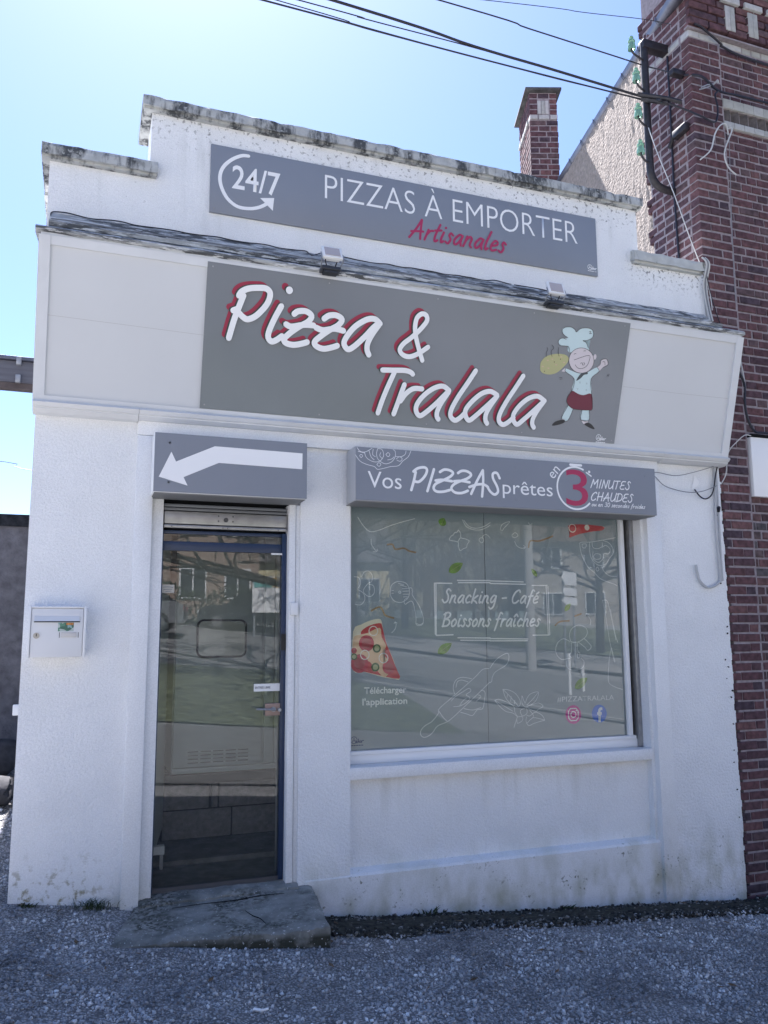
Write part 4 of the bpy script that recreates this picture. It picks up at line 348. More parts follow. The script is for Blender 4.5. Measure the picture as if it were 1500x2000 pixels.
# ------------------------------------------------------------------ ground
BX = [(-60, 1.6), (-12, .9), (-3, .42), (-.3, .15), (.35, .045), (1.45, -.14), (3.1, -.275), (4.8, -.40), (12, -.75), (60, -2.)]
BF = [(-60, 1.6), (-12, .9), (-3, .40), (-.3, .09), (.3, .02), (1.3, -.055), (3.1, -.19), (4.8, -.30), (12, -.7), (60, -2.)]
def lerp(T, x):
    for (a, b), (c, d) in zip(T, T[1:]):
        if x <= c: return b+(d-b)*max(0, min(1, (x-a)/(c-a)))
    return T[-1][1]
def gh(x, y):
    t = max(0, min(1, -y/.55)); z = lerp(BX, x)*(1-t)+lerp(BF, x)*t
    if y < -7: z += .105*min(-7-y, 30)
    if y > 1 and x < 0: z += .05*min(y-1, 8)
    return z
def grid(name, xs, ys, zf, m, **kw):
    vs = [(x, y, zf(x, y)) for y in ys for x in xs]; nx = len(xs)
    fs = [(j*nx+i, j*nx+i+1, (j+1)*nx+i+1, (j+1)*nx+i) for j in range(len(ys)-1) for i in range(nx-1)]
    me = bpy.data.meshes.new(name); me.from_pydata(vs, [], fs); me.update(); return link(name, me, m, None, True, **kw)
def gravel_x(t, src, tc, col):
    v = t.nodes.new('ShaderNodeTexVoronoi'); v.inputs['Scale'].default_value = 75; t.links.new(tc.outputs['Object'], v.inputs[0])
    m = t.nodes.new('ShaderNodeMix'); m.data_type = 'RGBA'; m.blend_type = 'MULTIPLY'; m.inputs[0].default_value = 1; t.links.new(src, m.inputs[6])
    t.links.new(ramp(t, v.outputs['Distance'], .05, .6, 1.2, .4), m.inputs[7]); return m.outputs[2]
GRAV = mat('gravel_bed', (.48, .475, .47), .95, .2, var=.25, vscale=5, bump=1, bscale=110, bdist=.02, extra=gravel_x)
xs = sorted(set([-120, -60, -30, -18]+[i*.5 for i in range(-24, 41)]+[i*.12 for i in range(-25, 50)]+[22, 26, 32, 45, 70, 120]))
ys = sorted(set([-120, -80, -60, -45]+[-37+i for i in range(0, 38)]+[i*.12 for i in range(-25, 9)]+[1.5, 2, 3, 4, 6, 8, 9, 14, 30, 60, 120]))
def gz(x, y): return gh(x, y)-(.0 if not (-.2 < x < 4.7 and y > .05) else .6)+.012*noise.noise(Vector((x*2.3, y*2.3, 0)))
grid('ground', xs, ys, gz, GRAV, kind='structure')
# loose stones: one countless mass
rng = np.random.default_rng(3)
def stones(name, n, xr, yr, smin, smax, keep, m, lift=.0):
    x = rng.uniform(*xr, n); y = rng.uniform(*yr, n); k = [keep(a, b) for a, b in zip(x, y)]; x = x[k]; y = y[k]; n = len(x)
    base = np.array([(a, b, c) for c in (-1, 1) for b in (-1, 1) for a in (-1, 1)], float)*.5
    top = base.copy(); top[4:, :2] *= .62; top[:4, :2] *= .8
    P_ = np.repeat(top[None], n, 0)+rng.normal(0, .11, (n, 8, 3))
    s = smin+(smax-smin)*rng.random(n)**2.6; P_ *= (s[:, None]*rng.uniform(.7, 1.35, (n, 3)))[:, None, :]*np.array([1, 1, .7])
    q = rng.normal(size=(n, 4)); q[:, 1:3] *= .35; q /= np.linalg.norm(q, axis=1)[:, None]; a, b, c, d = q.T
    R = np.stack([1-2*(c*c+d*d), 2*(b*c-a*d), 2*(b*d+a*c), 2*(b*c+a*d), 1-2*(b*b+d*d), 2*(c*d-a*b), 2*(b*d-a*c), 2*(c*d+a*b), 1-2*(b*b+c*c)], 1).reshape(n, 3, 3)
    P_ = np.einsum('nij,nkj->nki', R, P_); z = np.array([gz(i, j) for i, j in zip(x, y)])+s*rng.uniform(-.05, .45, n)+lift
    P_ += np.stack([x, y, z], 1)[:, None, :]
    F = np.array([(0, 2, 3, 1), (4, 5, 7, 6), (0, 1, 5, 4), (2, 6, 7, 3), (0, 4, 6, 2), (1, 3, 7, 5)])
    fs = (F[None]+np.arange(n)[:, None, None]*8).reshape(-1)
    me = bpy.data.meshes.new(name); me.vertices.add(n*8); me.vertices.foreach_set('co', P_.reshape(-1)); me.loops.add(n*24); me.loops.foreach_set('vertex_index', fs)
    me.polygons.add(n*6); me.polygons.foreach_set('loop_start', np.arange(n*6)*4); me.update(calc_edges=True)
    return link(name, me, m)
STONE = brick_mat('grey_stone', [(0.475, 0.475, 0.487), (0.397, 0.397, 0.408), (0.577, 0.577, 0.588), (0.329, 0.329, 0.340), (0.666, 0.666, 0.666), (0.487, 0.487, 0.498), (0.419, 0.419, 0.424), (0.531, 0.526, 0.520), (0.363, 0.363, 0.374), (0.464, 0.464, 0.475), (0.779, 0.779, 0.779), (0.442, 0.442, 0.453)], .3, .58)
instep = lambda x, y: .22 < x < 1.40 and -.6 < y < .1
def keep1(x, y):
    if instep(x, y): return False
    if y > -.02 and x > -.33: return False
    if x > 1.4 and y > -.50-.10*noise.noise(Vector((x*2.2, 0, 0)))-.04*math.sin(x*9): return random.random() < (.10 if y > -.35 else .3)
    if x > .1 and y > -.85 and random.random() < .25: return False
    if noise.noise(Vector((x*1.3, y*1.7, 9))) > .22 and random.random() < .45: return False
    return x < 5.2+(-y)*.2 and not (x < -2.2)
tag(stones('gravel', 125000, (-2.3, 5.8), (-3.3, 1.2), .0055, .019, keep1, STONE), 'grey crushed stone gravel spread over the ground in front of the shop', 'gravel', kind='stuff')
tag(stones('gravel', 9000, (-2.6, -.3), (1.2, 6.), .01, .03, lambda x, y: True, STONE), 'coarse gravel on the slope left of the shop beneath the grey wall', 'gravel', kind='stuff')
b = MB()
for i in range(26):
    for j in range(5):
        pass
nx, ny = 60, 9
vs = []
for j in range(ny):
    for i in range(nx):
        x = 1.38+i*(5.2-1.38)/(nx-1); y = .02-.56*j/(ny-1)*(1+.35*noise.noise(Vector((x*2, 0, 0)))); e = 1-abs(2*j/(ny-1)-1)
        vs.append((x, y, gz(x, y)+.004+.016*e+.012*noise.noise(Vector((x*14, y*14, 3)))))
me = bpy.data.meshes.new('soil_strip'); me.from_pydata(vs, [], [(j*nx+i, j*nx+i+1, (j+1)*nx+i+1, (j+1)*nx+i) for j in range(ny-1) for i in range(nx-1)])
link('soil_strip', me, SOIL, None, True, kind='structure')
def keep2(x, y): return True
tag(stones('soil_crumbs', 5500, (1.38, 5.0), (-.58, -.01), .004, .022, keep2, brick_mat('crumb', [(.035, .033, .028), (.06, .058, .05), (.12, .115, .1), (.03, .03, .03), (.25, .24, .22)], .3), .008), 'dark earth crumbs and grit in the trench along the white plinth', 'soil', kind='stuff')
# ------------------------------------------------------------------ the shop building
SH = thing('shop_building', 'white rendered single storey takeaway shop with stepped parapet and tilted fascia', 'building')
XL, XR, YB = -.31, 4.755, 6.0
fl = MB()
P0 = lambda u, v, d: Vector((u, -d, v))
# upper wall: stepped parapet; thickness .32
fl.prism([(XL, 2.90), (XR-.03, 2.90), (XR-.03, 4.52), (4.08, 4.52), (4.08, 4.98), (.29, 4.98), (.29, 4.52), (XL, 4.52)], P0, 0, -.32)
fl.box(XL, .285, 0, .32, -.3, 2.90); fl.box(1.31, 1.65, 0, .32, .0, 2.90); fl.box(4.10, XR, .001, .32, -.8, 2.90)
fl.box(.285, 1.31, .02, .32, 2.50, 2.90); fl.box(1.65, 4.10, .02, .32, 2.50, 2.90)
fl.build('front_wall', STUCCO, SH)
part('side_wall', STUCCO, SH, (XL, XL+.3, .32, YB, -.3, 4.3), (XL, XR, YB-.3, YB, -.3, 4.3))
part('roof', mat('roof_felt', (.06, .06, .065), .9), SH, (XL+.3, XR-.1, .32, YB-.3, 4.0, 4.1))
part('infill_panel', STUCCO, SH, (1.65, 4.10, .07, .30, -.5, .665))
# ragged render edge against the brick
r_ = MB(); zz = -.6
while zz < 4.5:
    h_ = random.uniform(.02, .07); r_.box(XR-.004, XR+random.uniform(-.002, .016), .003, .05, zz, zz+h_); zz += h_
r_.build('render_edge', STUCCO, SH, kind='stuff')
nl = MB(); zz = .2
while zz < 4.4:
    if not 2.9 < zz < 4.0:
        x = XR-random.uniform(.012, .06); q = random.uniform(.0025, .007); nl.tube([(x, .0, zz), (x+random.uniform(-.004, .01), -.008, zz+random.uniform(-.01, .01))], q, 5, 1)
    zz += random.choice((.05, .09, .2, .34))
nl.build('edge_nails', DARK, SH, kind='stuff')
# smooth painted surround
part('door_surround', SMOOTH, SH, (.275, .375, -.04, .30, -.05, 2.80), (.275, 4.125, -.04, .0, 2.803, 2.925), (4.0, 4.125, -.04, .30, -.6, 2.80), bev=.003)
part('wall_reveal', SMOOTH, SH, (3.975, 4.0, .012, .30, -.6, 2.6))
pl = MB(); 
for a, c in ((1.36, 4.0),):
    pl.prism([(0., -.7), (0., .085), (-.012, .10), (-.072, .118), (-.25, .118), (-.25, -.7)], lambda u, v, d: Vector((d, -u-.006, v)), a, c)
pl.build('plinth', SMOOTH, SH)
sill = MB().box(1.648, 3.976, -.004, .145, .665, .742, bev=.006); sill.build('window_sill', SMOOTH, SH, smooth=True)
def coping(x0, x1, z0, z1, m, seed, y0=-.06, y1=.38, label=None):
    n = max(4, int((x1-x0)/.05)); vs = []; fs = []
    rnd = lambda a, b_: .007*noise.noise(Vector((a*9+seed, b_*7, seed)))+.004*noise.noise(Vector((a*31, b_*5, seed)))
    prof = [(y0, z0), (y0+.004, z1-.03), (y0+.012, z1-.004), (y0+.03, z1+.004), (y1, z1+.01), (y1, z0)]
    for i in range(n+1):
        x = x0+(x1-x0)*i/n; joint = -.006 if (i % 18 == 0 and 0 < i < n) else 0
        for k, (y, z) in enumerate(prof): vs.append((x, y+rnd(x, k)*1.2-joint, z+rnd(x+5, k)+(joint if z > z0+.02 else 0)))
    for i in range(n):
        for k in range(6): fs.append((i*6+k, i*6+(k+1) % 6, (i+1)*6+(k+1) % 6, (i+1)*6+k))
    fs += [tuple(range(6)), tuple(range(n*6+5, n*6-1, -1))]
    b = MB().add(vs, fs); b.box(x0+.008, x1-.008, y0+.022, y1-.02, z0-.016, z0+.002); o = b.build('coping', m, SH)
    if label: o['label'] = label
coping(-.358, .335, 4.525, 4.607, COPE, 1, y1=.42, label='low left coping, dark with lichen')
coping(.228, 4.11, 4.985, 5.062, COPE, 2, y1=.42, label='long top coping mottled with black lichen')
coping(4.005, 4.70, 4.52, 4.605, COPE2, 3, label='low right coping, paler with drip marks')
sc_ = MB().box(-.358, -.24, .43, .9, 4.50, 4.58); sc_.build('coping', COPE, SH)
# fascia box, face leaning out towards its top
PF = plane(-.085, -.28, 2.96)
fb = MB(); side = lambda u, v, d: Vector((d, u, v))
fb.prism([(-.085, 2.958), (-.338, 3.862), (-.338, 3.90), (0.002, 3.99), (.002, 2.93), (-.06, 2.93)], side, -.315, 4.752)
fb.build('fascia_panel', FASC, SH)
tm = MB()
def slat(x0, x1, v0, v1, d): tm.prism([(x0, v0), (x1, v0), (x1, v1), (x0, v1)], PF, -.001, d)
slat(-.325, -.262, 2.945, 3.862, .014); slat(4.70, 4.765, 2.945, 3.862, .014)
slat(-.262, 4.70, 3.812, 3.862, .010); slat(-.262, 4.70, 2.952, 2.985, .016)
tm.build('fascia_trim', FASCT, SH)
ml = MB(); ml.prism([(-.118, 2.948), (-.13, 2.935), (-.112, 2.915), (-.10, 2.912), (-.10, 2.903), (-.062, 2.885), (.0, 2.885), (.0, 2.945)], side, -.322, .272)
ml.prism([(-.118, 2.948), (-.13, 2.935), (-.112, 2.915), (-.10, 2.912), (-.10, 2.903), (-.062, 2.889), (-.036, 2.889), (-.036, 2.945)], side, .274, 4.128)
ml.prism([(-.118, 2.948), (-.13, 2.935), (-.112, 2.915), (-.10, 2.912), (-.10, 2.903), (-.062, 2.885), (.0, 2.885), (.0, 2.945)], side, 4.13, 4.758)
ml.build('fascia_moulding', FASCT, SH)
def wavy(name, x0, x1, prof, m, amp, seed, parent, n=110, **kw):
    vs = []; fs = []; q = len(prof)
    for i in range(n+1):
        x = x0+(x1-x0)*i/n
        for k, (y, z) in enumerate(prof):
            a = amp*(noise.noise(Vector((x*6+seed, k*3, 0)))+.5*noise.noise(Vector((x*25, k*7, seed)))); vs.append((x, y+a*.4, z+a))
    for i in range(n):
        for k in range(q): fs.append((i*q+k, i*q+(k+1) % q, (i+1)*q+(k+1) % q, (i+1)*q+k))
    fs += [tuple(range(q)), tuple(range(n*q+q-1, n*q-1, -1))]; return MB().add(vs, fs).build(name, m, parent, **kw)
wavy('fascia_cap', -.345, 4.772, [(-.357, 3.884), (-.358, 3.90), (-.34, 3.916), (-.02, 4.02), (0, 4.02), (0, 3.96), (-.33, 3.872)], PEEL, .006, 2, SH)
wavy('upper_ledge', -.29, 4.70, [(-.085, 4.025), (-.095, 4.075), (-.07, 4.085), (-.06, 4.11), (-.01, 4.165), (.002, 4.165), (.002, 4.02)], PEEL, .006, 9, SH)
wavy('upper_ledge', -.285, 4.70, [(-.20, 3.99), (-.205, 4.015), (-.18, 4.03), (-.09, 4.05), (-.08, 4.0)], PEEL, .006, 5, SH)
# hairline joints of the fascia sheets
for q in ([(-.26, 3.43), (.15, 3.425), (.63, 3.418)], [(3.72, 3.40), (4.2, 3.396), (4.70, 3.40)]): strokes('sheet_joint', [q], .003, PF, .0012, mat('joint_line', (.50, .50, .50)), SH, smooth=1)
# left side pipe end
part('vent_outlet', WPVC, SH, (-.352, -.311, .18, .22, 1.13, 1.19), bev=.004)
# ------------------------------------------------------------------ shop window
WN = part('shop_window', WPVC, SH, (1.665, 3.965, .125, .19, .742, .800), (1.688, 3.93, .118, .165, .800, .826), bev=.004)
part('window_frame', WPVC, WN, (1.652, 1.70, .135, .20, .80, 2.48), bev=.003); part('window_frame', WPVC, WN, (3.872, 3.905, .122, .19, .826, 2.48), bev=.003)
part('window_frame', ALU, WN, (3.909, 3.925, .15, .21, .80, 2.48), bev=.002); part('window_frame', ALU, WN, (3.940, 3.974, .10, .21, .745, 2.48), bev=.002)
part('gap', DARK, WN, (3.90, 3.944, .185, .25, .745, 2.50), (1.65, 3.98, .21, .26, .745, 2.52))
part('roller_rail', mat('grey_rail', (.10, .11, .12), .5), WN, (1.66, 3.97, .06, .115, 2.452, 2.478), (1.66, 3.97, .03, .055, 2.47, 2.52), bev=.003)
def film_x(t, src, tc, col):
    a = ramp(t, noi(t, tc, 1.3, detail=3), .3, .7); m = t.nodes.new('ShaderNodeMix'); m.data_type = 'RGBA'; t.links.new(a, m.inputs[0]); m.inputs[6].default_value = (.31, .365, .40, 1); m.inputs[7].default_value = (.345, .395, .43, 1); return m.outputs[2]
FILM = mat('window_film', (.14, .165, .17), .5, .3, extra=film_x)
part('window_film', FILM, WN, (1.69, 2.72, .162, .166, .81, 2.46), (2.724, 3.885, .162, .166, .81, 2.46))
part('glass_pane', GLASSW, WN, (1.695, 3.878, .152, .153, .815, 2.46))
PW = plane(.1615)
pr = lambda n, sts, m=LINEW, wd=.0042, d=.0005, **k: strokes(n, sts, wd, PW, d, m, WN, **k)
# traced marks lie at the pane, shifted back onto the film behind it
for k in ('cutter', 'bowtie', 'swirls', 'pizzaline', 'knife', 'mushroom', 'rollingpin', 'dough', 'basil'): pr('line_drawing', TR[k])
pr('frame_lines', TR['frame'], OFFW, .0085, .0006, smooth=1)
t_ = TR['text']
script('lettering', 'Snacking - Café', 2.382, 3.158, 1.800, .098, .0125, PW, .001, OFFW, WN)
script('lettering', 'Boissons fraîches', 2.378, 3.16, 1.634, .098, .0125, PW, .001, OFFW, WN)
text('lettering', 'Télécharger', (1.80, 2.103, 1.174, 1.232), PW, .001, OFFW, WN, bold=.02)
text('lettering', "l'application", (1.787, 2.109, 1.100, 1.160), PW, .001, OFFW, WN, bold=.02)
text('lettering', '#PIZZATRALALA', (3.284, 3.775, 1.083, 1.122), PW, .001, OFFW, WN, bold=-.008)
poly('pizza_slice_print', TR['slice'][0], PW, .0006, mat('pr_crust', (.80, .72, .54), .4), WN)
poly('pizza_slice_print', TR['slice_sauce'][0], PW, .0009, mat('pr_sauce', (.55, .04, .05), .4), WN)
poly('pizza_slice_print', TR['slice_cheese'][0], PW, .0012, mat('pr_cheese', (.80, .55, .33), .4), WN)
def spots(name, arr, m, m2, ring, d):
    b1 = MB(); b2 = MB()
    for c, e in arr:
        r = math.hypot(e[0]-c[0], e[1]-c[1])
        if ring: ringm(b1, c[0], c[1], r, ring, PW, d)
        else: disc(b1, c[0], c[1], r, PW, d)
        if m2 and not ring: disc(b2, c[0], c[1], r*.62, PW, d+.0003)
    b1.build(name, m, WN)
    if m2 and not ring: b2.build(name, m2, WN)
spots('salami_print', TR['salami'], mat('pr_salami', (.50, .03, .06), .4), mat('pr_salami2', (.42, .07, .08), .4), 0, .0015)
spots('onion_print', TR['rings'], mat('pr_onion', (.88, .82, .74), .4), None, .006, .0019)
spots('olive_print', TR['olives'], mat('pr_olive', (.06, .13, .04), .4), mat('pr_olive2', (.45, .48, .25), .4), 0, .0019)
poly('pizza_slice_print', TR['slice2'][0], PW, .0006, MAT['pr_sauce'], WN)
c2 = [TR['slice2'][0][i] for i in (0, 3, 6)]; bq = MB(); ringm(bq, 3.47, 2.37, .03, .006, PW, .001); disc(bq, 3.60, 2.38, .022, PW, .001); bq.build('onion_print', MAT['pr_onion'], WN)
for L_ in TR['leaf']:
    (a, b_, c, d_) = [Vector((*q, 0)) for q in L_]
    ax = b_-a; nn = Vector((-ax.y, ax.x, 0)).normalized(); hw = abs((c-d_).dot(nn))/2*.92; up = [(i/9, math.sin(math.pi*(i/9)**.85)**.8) for i in range(10)]
    pts = [a+ax*t0+nn*hw*w0 for t0, w0 in up]+[a+ax*t0-nn*hw*w0 for t0, w0 in up[-2:0:-1]]
    poly('leaf_print', [(q.x, q.y) for q in pts], PW, .0016, mat('pr_leaf', (.14, .30, .03), .4, var=.35, vscale=40), WN, smooth=1)
    strokes('leaf_print', [[(a.x, a.y), (b_.x, b_.y)]], .0022, PW, .0019, mat('pr_vein', (.35, .42, .15), .4), WN)
pr('orange_marks', TR['orange'], mat('pr_orange', (.30, .20, .10), .5), .012, .0004)
(cx, cz), _, _ = t_['ig']; r1 = .067
bi = MB(); disc(bi, cx, cz, r1, PW, .0006, 32); bi.build('camera_app_icon', mat('pr_magenta', (.62, .04, .32), .4, extra=lambda t, s, tc, col: mixc(t, zband(t, tc, 1.0, .955), None, (.62, .36, .16)) if 0 else None), WN)
bi = MB(); ringm(bi, cx, cz, .0215, .007, PW, .001, n=24)
k_ = [(-.041, -.024), (-.041, .024), (-.024, .043), (.024, .043), (.041, .024), (.041, -.024), (.024, -.043), (-.024, -.043), (-.041, -.024)]; ribbon(bi, [(cx+p_, cz+q_) for p_, q_ in k_], .007, PW, .001, 1)
disc(bi, cx+.026, cz+.027, .005, PW, .0011, 8); bi.build('camera_app_icon', WHITE, WN)
(cx, cz), _, _ = t_['fb']; bi = MB(); disc(bi, cx, cz, r1*.97, PW, .0006, 32); bi.build('social_icon', mat('pr_blue', (.03, .16, .65), .4), WN)
ff = [(-.004, -.037), (.006, -.037), (.006, -.006), (.016, -.006), (.018, .005), (.006, .005), (.006, .013), (.009, .018), (.018, .018), (.018, .028), (.006, .028), (-.002, .023), (-.004, .014), (-.004, .005), (-.013, .005), (-.013, -.006), (-.004, -.006)]
text('social_icon', 'f', (cx-.018, cx+.028, cz-.062, cz+.046), PW, .001, WHITE, WN, bold=.03)
def maker(P, x, z, s, d, m, parent):
    b = MB(); ringm(b, x, z, .020*s, .0035*s, P, d, n=24)
    for q in ([(x-.012*s, z-.014*s), (x, z+.014*s), (x+.010*s, z-.014*s)], [(x-.008*s, z-.004*s), (x+.008*s, z-.004*s)]): ribbon(b, q, .004*s, P, d+.0003, 1)
    for i, q in enumerate(([(0, -.004), (.004, -.018), (.012, -.006)], [(.014, .006), (.016, -.016)], [(.024, -.004), (.02, -.012), (.028, -.014), (.03, -.004)], [(.034, -.016), (.036, -.006), (.046, -.004)])): ribbon(b, [(x+(.014+a)*s, z+c*s) for a, c in q], .0045*s, P, d+.0006, 3)
    for i in range(5): ribbon(b, [(x+(-.018+i*.016)*s, z-.031*s), (x+(-.008+i*.016)*s, z-.031*s)], .005*s, P, d, 1)
    b.build('maker_logo', m, parent)
maker(PW, 1.728, .892, 1.1, .001, mat('pr_navy', (.01, .035, .16), .4), WN)
# ------------------------------------------------------------------ door
DR = part('door', BLUE, SH, (.447, 1.218, .07, .11, 2.108, 2.166), (1.205, 1.235, .055, .11, .10, 2.235), (.447, .457, .06, .11, .10, 2.235), (.447, 1.218, .075, .11, 2.214, 2.235), bev=.002)
part('transom_pane', GLASS, DR, (.455, 1.206, .092, .093, 2.165, 2.215))
part('glass_pane', GLASS, DR, (.456, 1.206, .088, .089, .118, 2.110))
part('hinge_cap', WPVC, DR, (1.135, 1.205, .06, .075, 2.097, 2.107))
part('threshold_bar', mat('threshold_metal', (.10, .10, .11), .5, .5, .5), DR, (.44, 1.21, .07, .12, .092, .118))
part('handle_plate', mat('brass_plate', (.33, .24, .21), .4, .5, .3), DR, (1.108, 1.202, .055, .062, 1.082, 1.158), bev=.002)
hb = MB().tube([(1.165, .055, 1.121), (1.162, .02, 1.121), (1.13, .012, 1.124), (1.045, .012, 1.128)], .006, 8, 3); hb.tube([(1.195, .055, 1.118), (1.195, .03, 1.118)], .011, 12, 1); hb.tube([(1.160, .056, 1.121), (1.160, .045, 1.121)], .016, 14, 1)
hb.build('handle', GALV, DR, True)
part('lock_case', RUBBER, DR, (1.203, 1.232, .045, .056, 1.487, 1.59))
part('notice', WPVC, DR, (1.04, 1.206, .083, .084, 1.232, 1.279)); text('lettering', 'ENTREE LIBRE', (1.048, 1.145, 1.249, 1.262), plane(.083), .001, mat('ink', (.12, .13, .17)), DR, bold=.02)
part('notice', mat('cream_paper', (.50, .48, .42), .7), DR, (.457, .533, .083, .084, 1.845, 1.896)); strokes('lettering', [[(.465, 1.88), (.50, 1.882), (.525, 1.878)], [(.468, 1.866), (.52, 1.868)], [(.48, 1.854), (.515, 1.856)]], .003, plane(.083), .001, MAT['ink'], DR)
part('door_jamb', SMOOTH, SH, (.377, .447, .012, .30, .04, 2.42), (1.236, 1.278, -.004, .30, .08, 2.42), (1.284, 1.311, .012, .30, .03, 2.42), bev=.003)
part('jamb_switch', WPVC, SH, (1.244, 1.292, -.03, -.003, 1.709, 1.787), bev=.004)
# rolling shutter above the door
RS = part('roller_shutter', ALU, SH, (.455, 1.228, .035, .06, 2.272, 2.350), (.455, 1.228, .03, .062, 2.246, 2.266), bev=.003, label='scuffed aluminium shutter bar with a round lock')
part('shutter_slat', mat('shutter_grey', (.17, .18, .20), .45, .5, .3), RS, (.448, 1.235, .05, .09, 2.357, 2.375), (.448, 1.235, .055, .09, 2.38, 2.40), bev=.003)
part('shutter_gap', DARK, RS, (.447, 1.236, .10, .14, 2.23, 2.50))
lk = MB(); lk.tube([(.834, .034, 2.306), (.834, .028, 2.306)], .0145, 16, 1)
for x, z in ((.787, 2.329), (.787, 2.297), (.878, 2.329), (.878, 2.297)): lk.tube([(x, .034, z), (x, .031, z)], .005, 8, 1)
for x in (.50, .815, .845, 1.17): lk.tube([(x, .029, 2.254), (x, .026, 2.254)], .004, 8, 1)
lk.build('shutter_lock', mat('lock_grey', (.06, .06, .065), .4), RS)
# ------------------------------------------------------------------ behind the door
part('inner_floor', FLOORM, SH, (.38, 2.2, .12, 1.9, .0, .092), (.38, 2.2, .62, 1.9, .0, .125))
part('inner_shell', mat('dark_interior', (.05, .052, .055), .9), SH, (1.75, 1.80, .32, 1.9, 0, 2.6), (.36, 1.8, 1.88, 1.95, 0, 2.6), (.36, 1.8, .32, 1.9, 2.45, 2.52))
ip = MB(); ip.add([(.447, .13, .235), (.61, 1.14, .235), (.61, 1.14, 2.44), (.447, .13, 2.44), (.40, .13, .235), (.56, 1.16, .235), (.56, 1.16, 2.44), (.40, .13, 2.44)], [(0, 1, 2, 3), (4, 7, 6, 5), (0, 4, 5, 1), (3, 2, 6, 7), (0, 3, 7, 4), (1, 5, 6, 2)])
ip.build('inner_side_panel', CAB, SH); part('panel_bracket', WPVC, SH, (.40, .555, .40, .45, .225, .275)); part('panel_bracket', GALV, SH, (.53, .55, .42, .44, .13, .225))
BW = part('block_wall', MORTAR if 0 else mat('block_joint', (.06, .055, .055), .95), SH, (.6, 1.75, 1.17, 1.30, .10, .515))
for (x0, x1, z0, z1) in ((.61, .935, .335, .505), (.955, 1.0, .335, .505), (1.012, 1.50, .335, .505), (1.51, 1.74, .335, .505), (.61, 1.10, .13, .325), (1.11, 1.60, .13, .325), (1.61, 1.74, .13, .325)):
    MB().box(x0, x1, 1.155, 1.28, z0, z1, bev=.006).build('concrete_block', BLOCK, BW, smooth=True)
part('cabinet_rail', mat('dark_rail', (.035, .036, .04), .7), SH, (.6, 1.75, 1.145, 1.3, .52, .575))
VM = thing('pizza_vending_cabinet', 'pale grey metal cabinet with rounded hatch window seen behind the door glass', 'vending machine')
part('cabinet_body', CAB, VM, (.66, 1.72, 1.20, 1.85, .58, 2.42)); part('cabinet_body', CAB, VM, (.665, 1.715, 1.155, 1.20, .585, .622), bev=.003)
part('cabinet_door', CAB, VM, (.668, 1.312, 1.16, 1.2, .628, 2.40), (1.336, 1.408, 1.16, 1.2, .628, 2.40), (1.414, 1.71, 1.165, 1.2, .628, 2.40), bev=.003)
hz = MB(); PH = plane(1.155)
def rrect(x0, x1, z0, z1, r, n=6):
    out = []
    for cx_, cz_, a in ((x1-r, z1-r, 0), (x0+r, z1-r, 90), (x0+r, z0+r, 180), (x1-r, z0+r, 270)):
        for i in range(n+1): t = math.radians(a+90*i/n); out.append((cx_+r*math.cos(t), cz_+r*math.sin(t)))
    return out
o_ = rrect(.815, 1.19, 1.415, 1.70, .05); i_ = rrect(.829, 1.176, 1.429, 1.686, .04); n = len(o_)
hz.add([PH(*p, .012) for p in o_]+[PH(*p, .012) for p in i_]+[PH(*p, 0) for p in o_]+[PH(*p, 0) for p in i_], [(i, (i+1) % n, (i+1) % n+n, i+n) for i in range(n)]+[(i, i+2*n, (i+1) % n+2*n, (i+1) % n) for i in range(n)]+[(i+n, (i+1) % n+n, (i+1) % n+3*n, i+3*n) for i in range(n)])
hz.build('hatch_gasket', RUBBER, VM); poly('hatch_pane', i_, PH, .004, mat('bright_hatch_glass', (.50, .53, .46), .08, .8), VM, smooth=1)  # opaque pale pane colour stands in for the brightness seen in the hatch
lv = MB()
for r in range(4):
    for c in range(5): lv.box(.775+c*.092, .85+c*.092, 1.154, 1.162, .655+r*.026, .662+r*.026)
lv.build('vent_slots', mat('slot', (.10, .11, .11)), VM)
# ------------------------------------------------------------------ step and threshold
def slab(name, ptsA, zt, zb, seed, parent, n=48, mm=26):
    (ax, ay), (bx, by), (cx, cy), (dx, dy) = ptsA   # back-left, back-right, front-right, front-left
    vs = []; 
    for j in range(mm+1):
        for i in range(n+1):
            s, t = i/n, j/mm; x = (ax*(1-s)+bx*s)*(1-t)+(dx*(1-s)+cx*s)*t; y = (ay*(1-s)+by*s)*(1-t)+(dy*(1-s)+cy*s)*t
            e = min(i, n-i, mm-j)/2; z = zt(s, t)+.009*noise.noise(Vector((x*5, y*5, seed)))+.006*noise.noise(Vector((x*19, y*19, seed)))-(.012*random.random()+.006 if e == 0 else 0)
            k = .012*noise.noise(Vector((x*6, y*6, seed+3))); vs.append((x+(k if e == 0 else 0), y+(k if e == 0 else 0), z))
    W = n+1; fs = [(j*W+i, j*W+i+1, (j+1)*W+i+1, (j+1)*W+i) for j in range(mm) for i in range(n)]
    rim = [j*W for j in range(mm+1)]+[mm*W+i for i in range(1, n+1)]+[j*W+n for j in range(mm-1, -1, -1)]
    o = len(vs); k = 3
    for q in range(1, k+1):
        for r in rim:
            x, y, z = vs[r]; a = .012*noise.noise(Vector((x*9, y*9+q*2, seed+7))); vs.append((x+a, y+a, z+(zb-z)*q/k))
    m_ = len(rim); prev = rim
    for q in range(k):
        cur = list(range(o+q*m_, o+(q+1)*m_))
        for i in range(m_-1): fs.append((prev[i], prev[i+1], cur[i+1], cur[i]))
        prev = cur
    me = bpy.data.meshes.new(name); me.from_pydata(vs, [], fs); me.update(); return link(name, me, CONC, parent, True)
ST = thing('doorstep', 'cracked worn concrete step in front of the shop door', 'step')
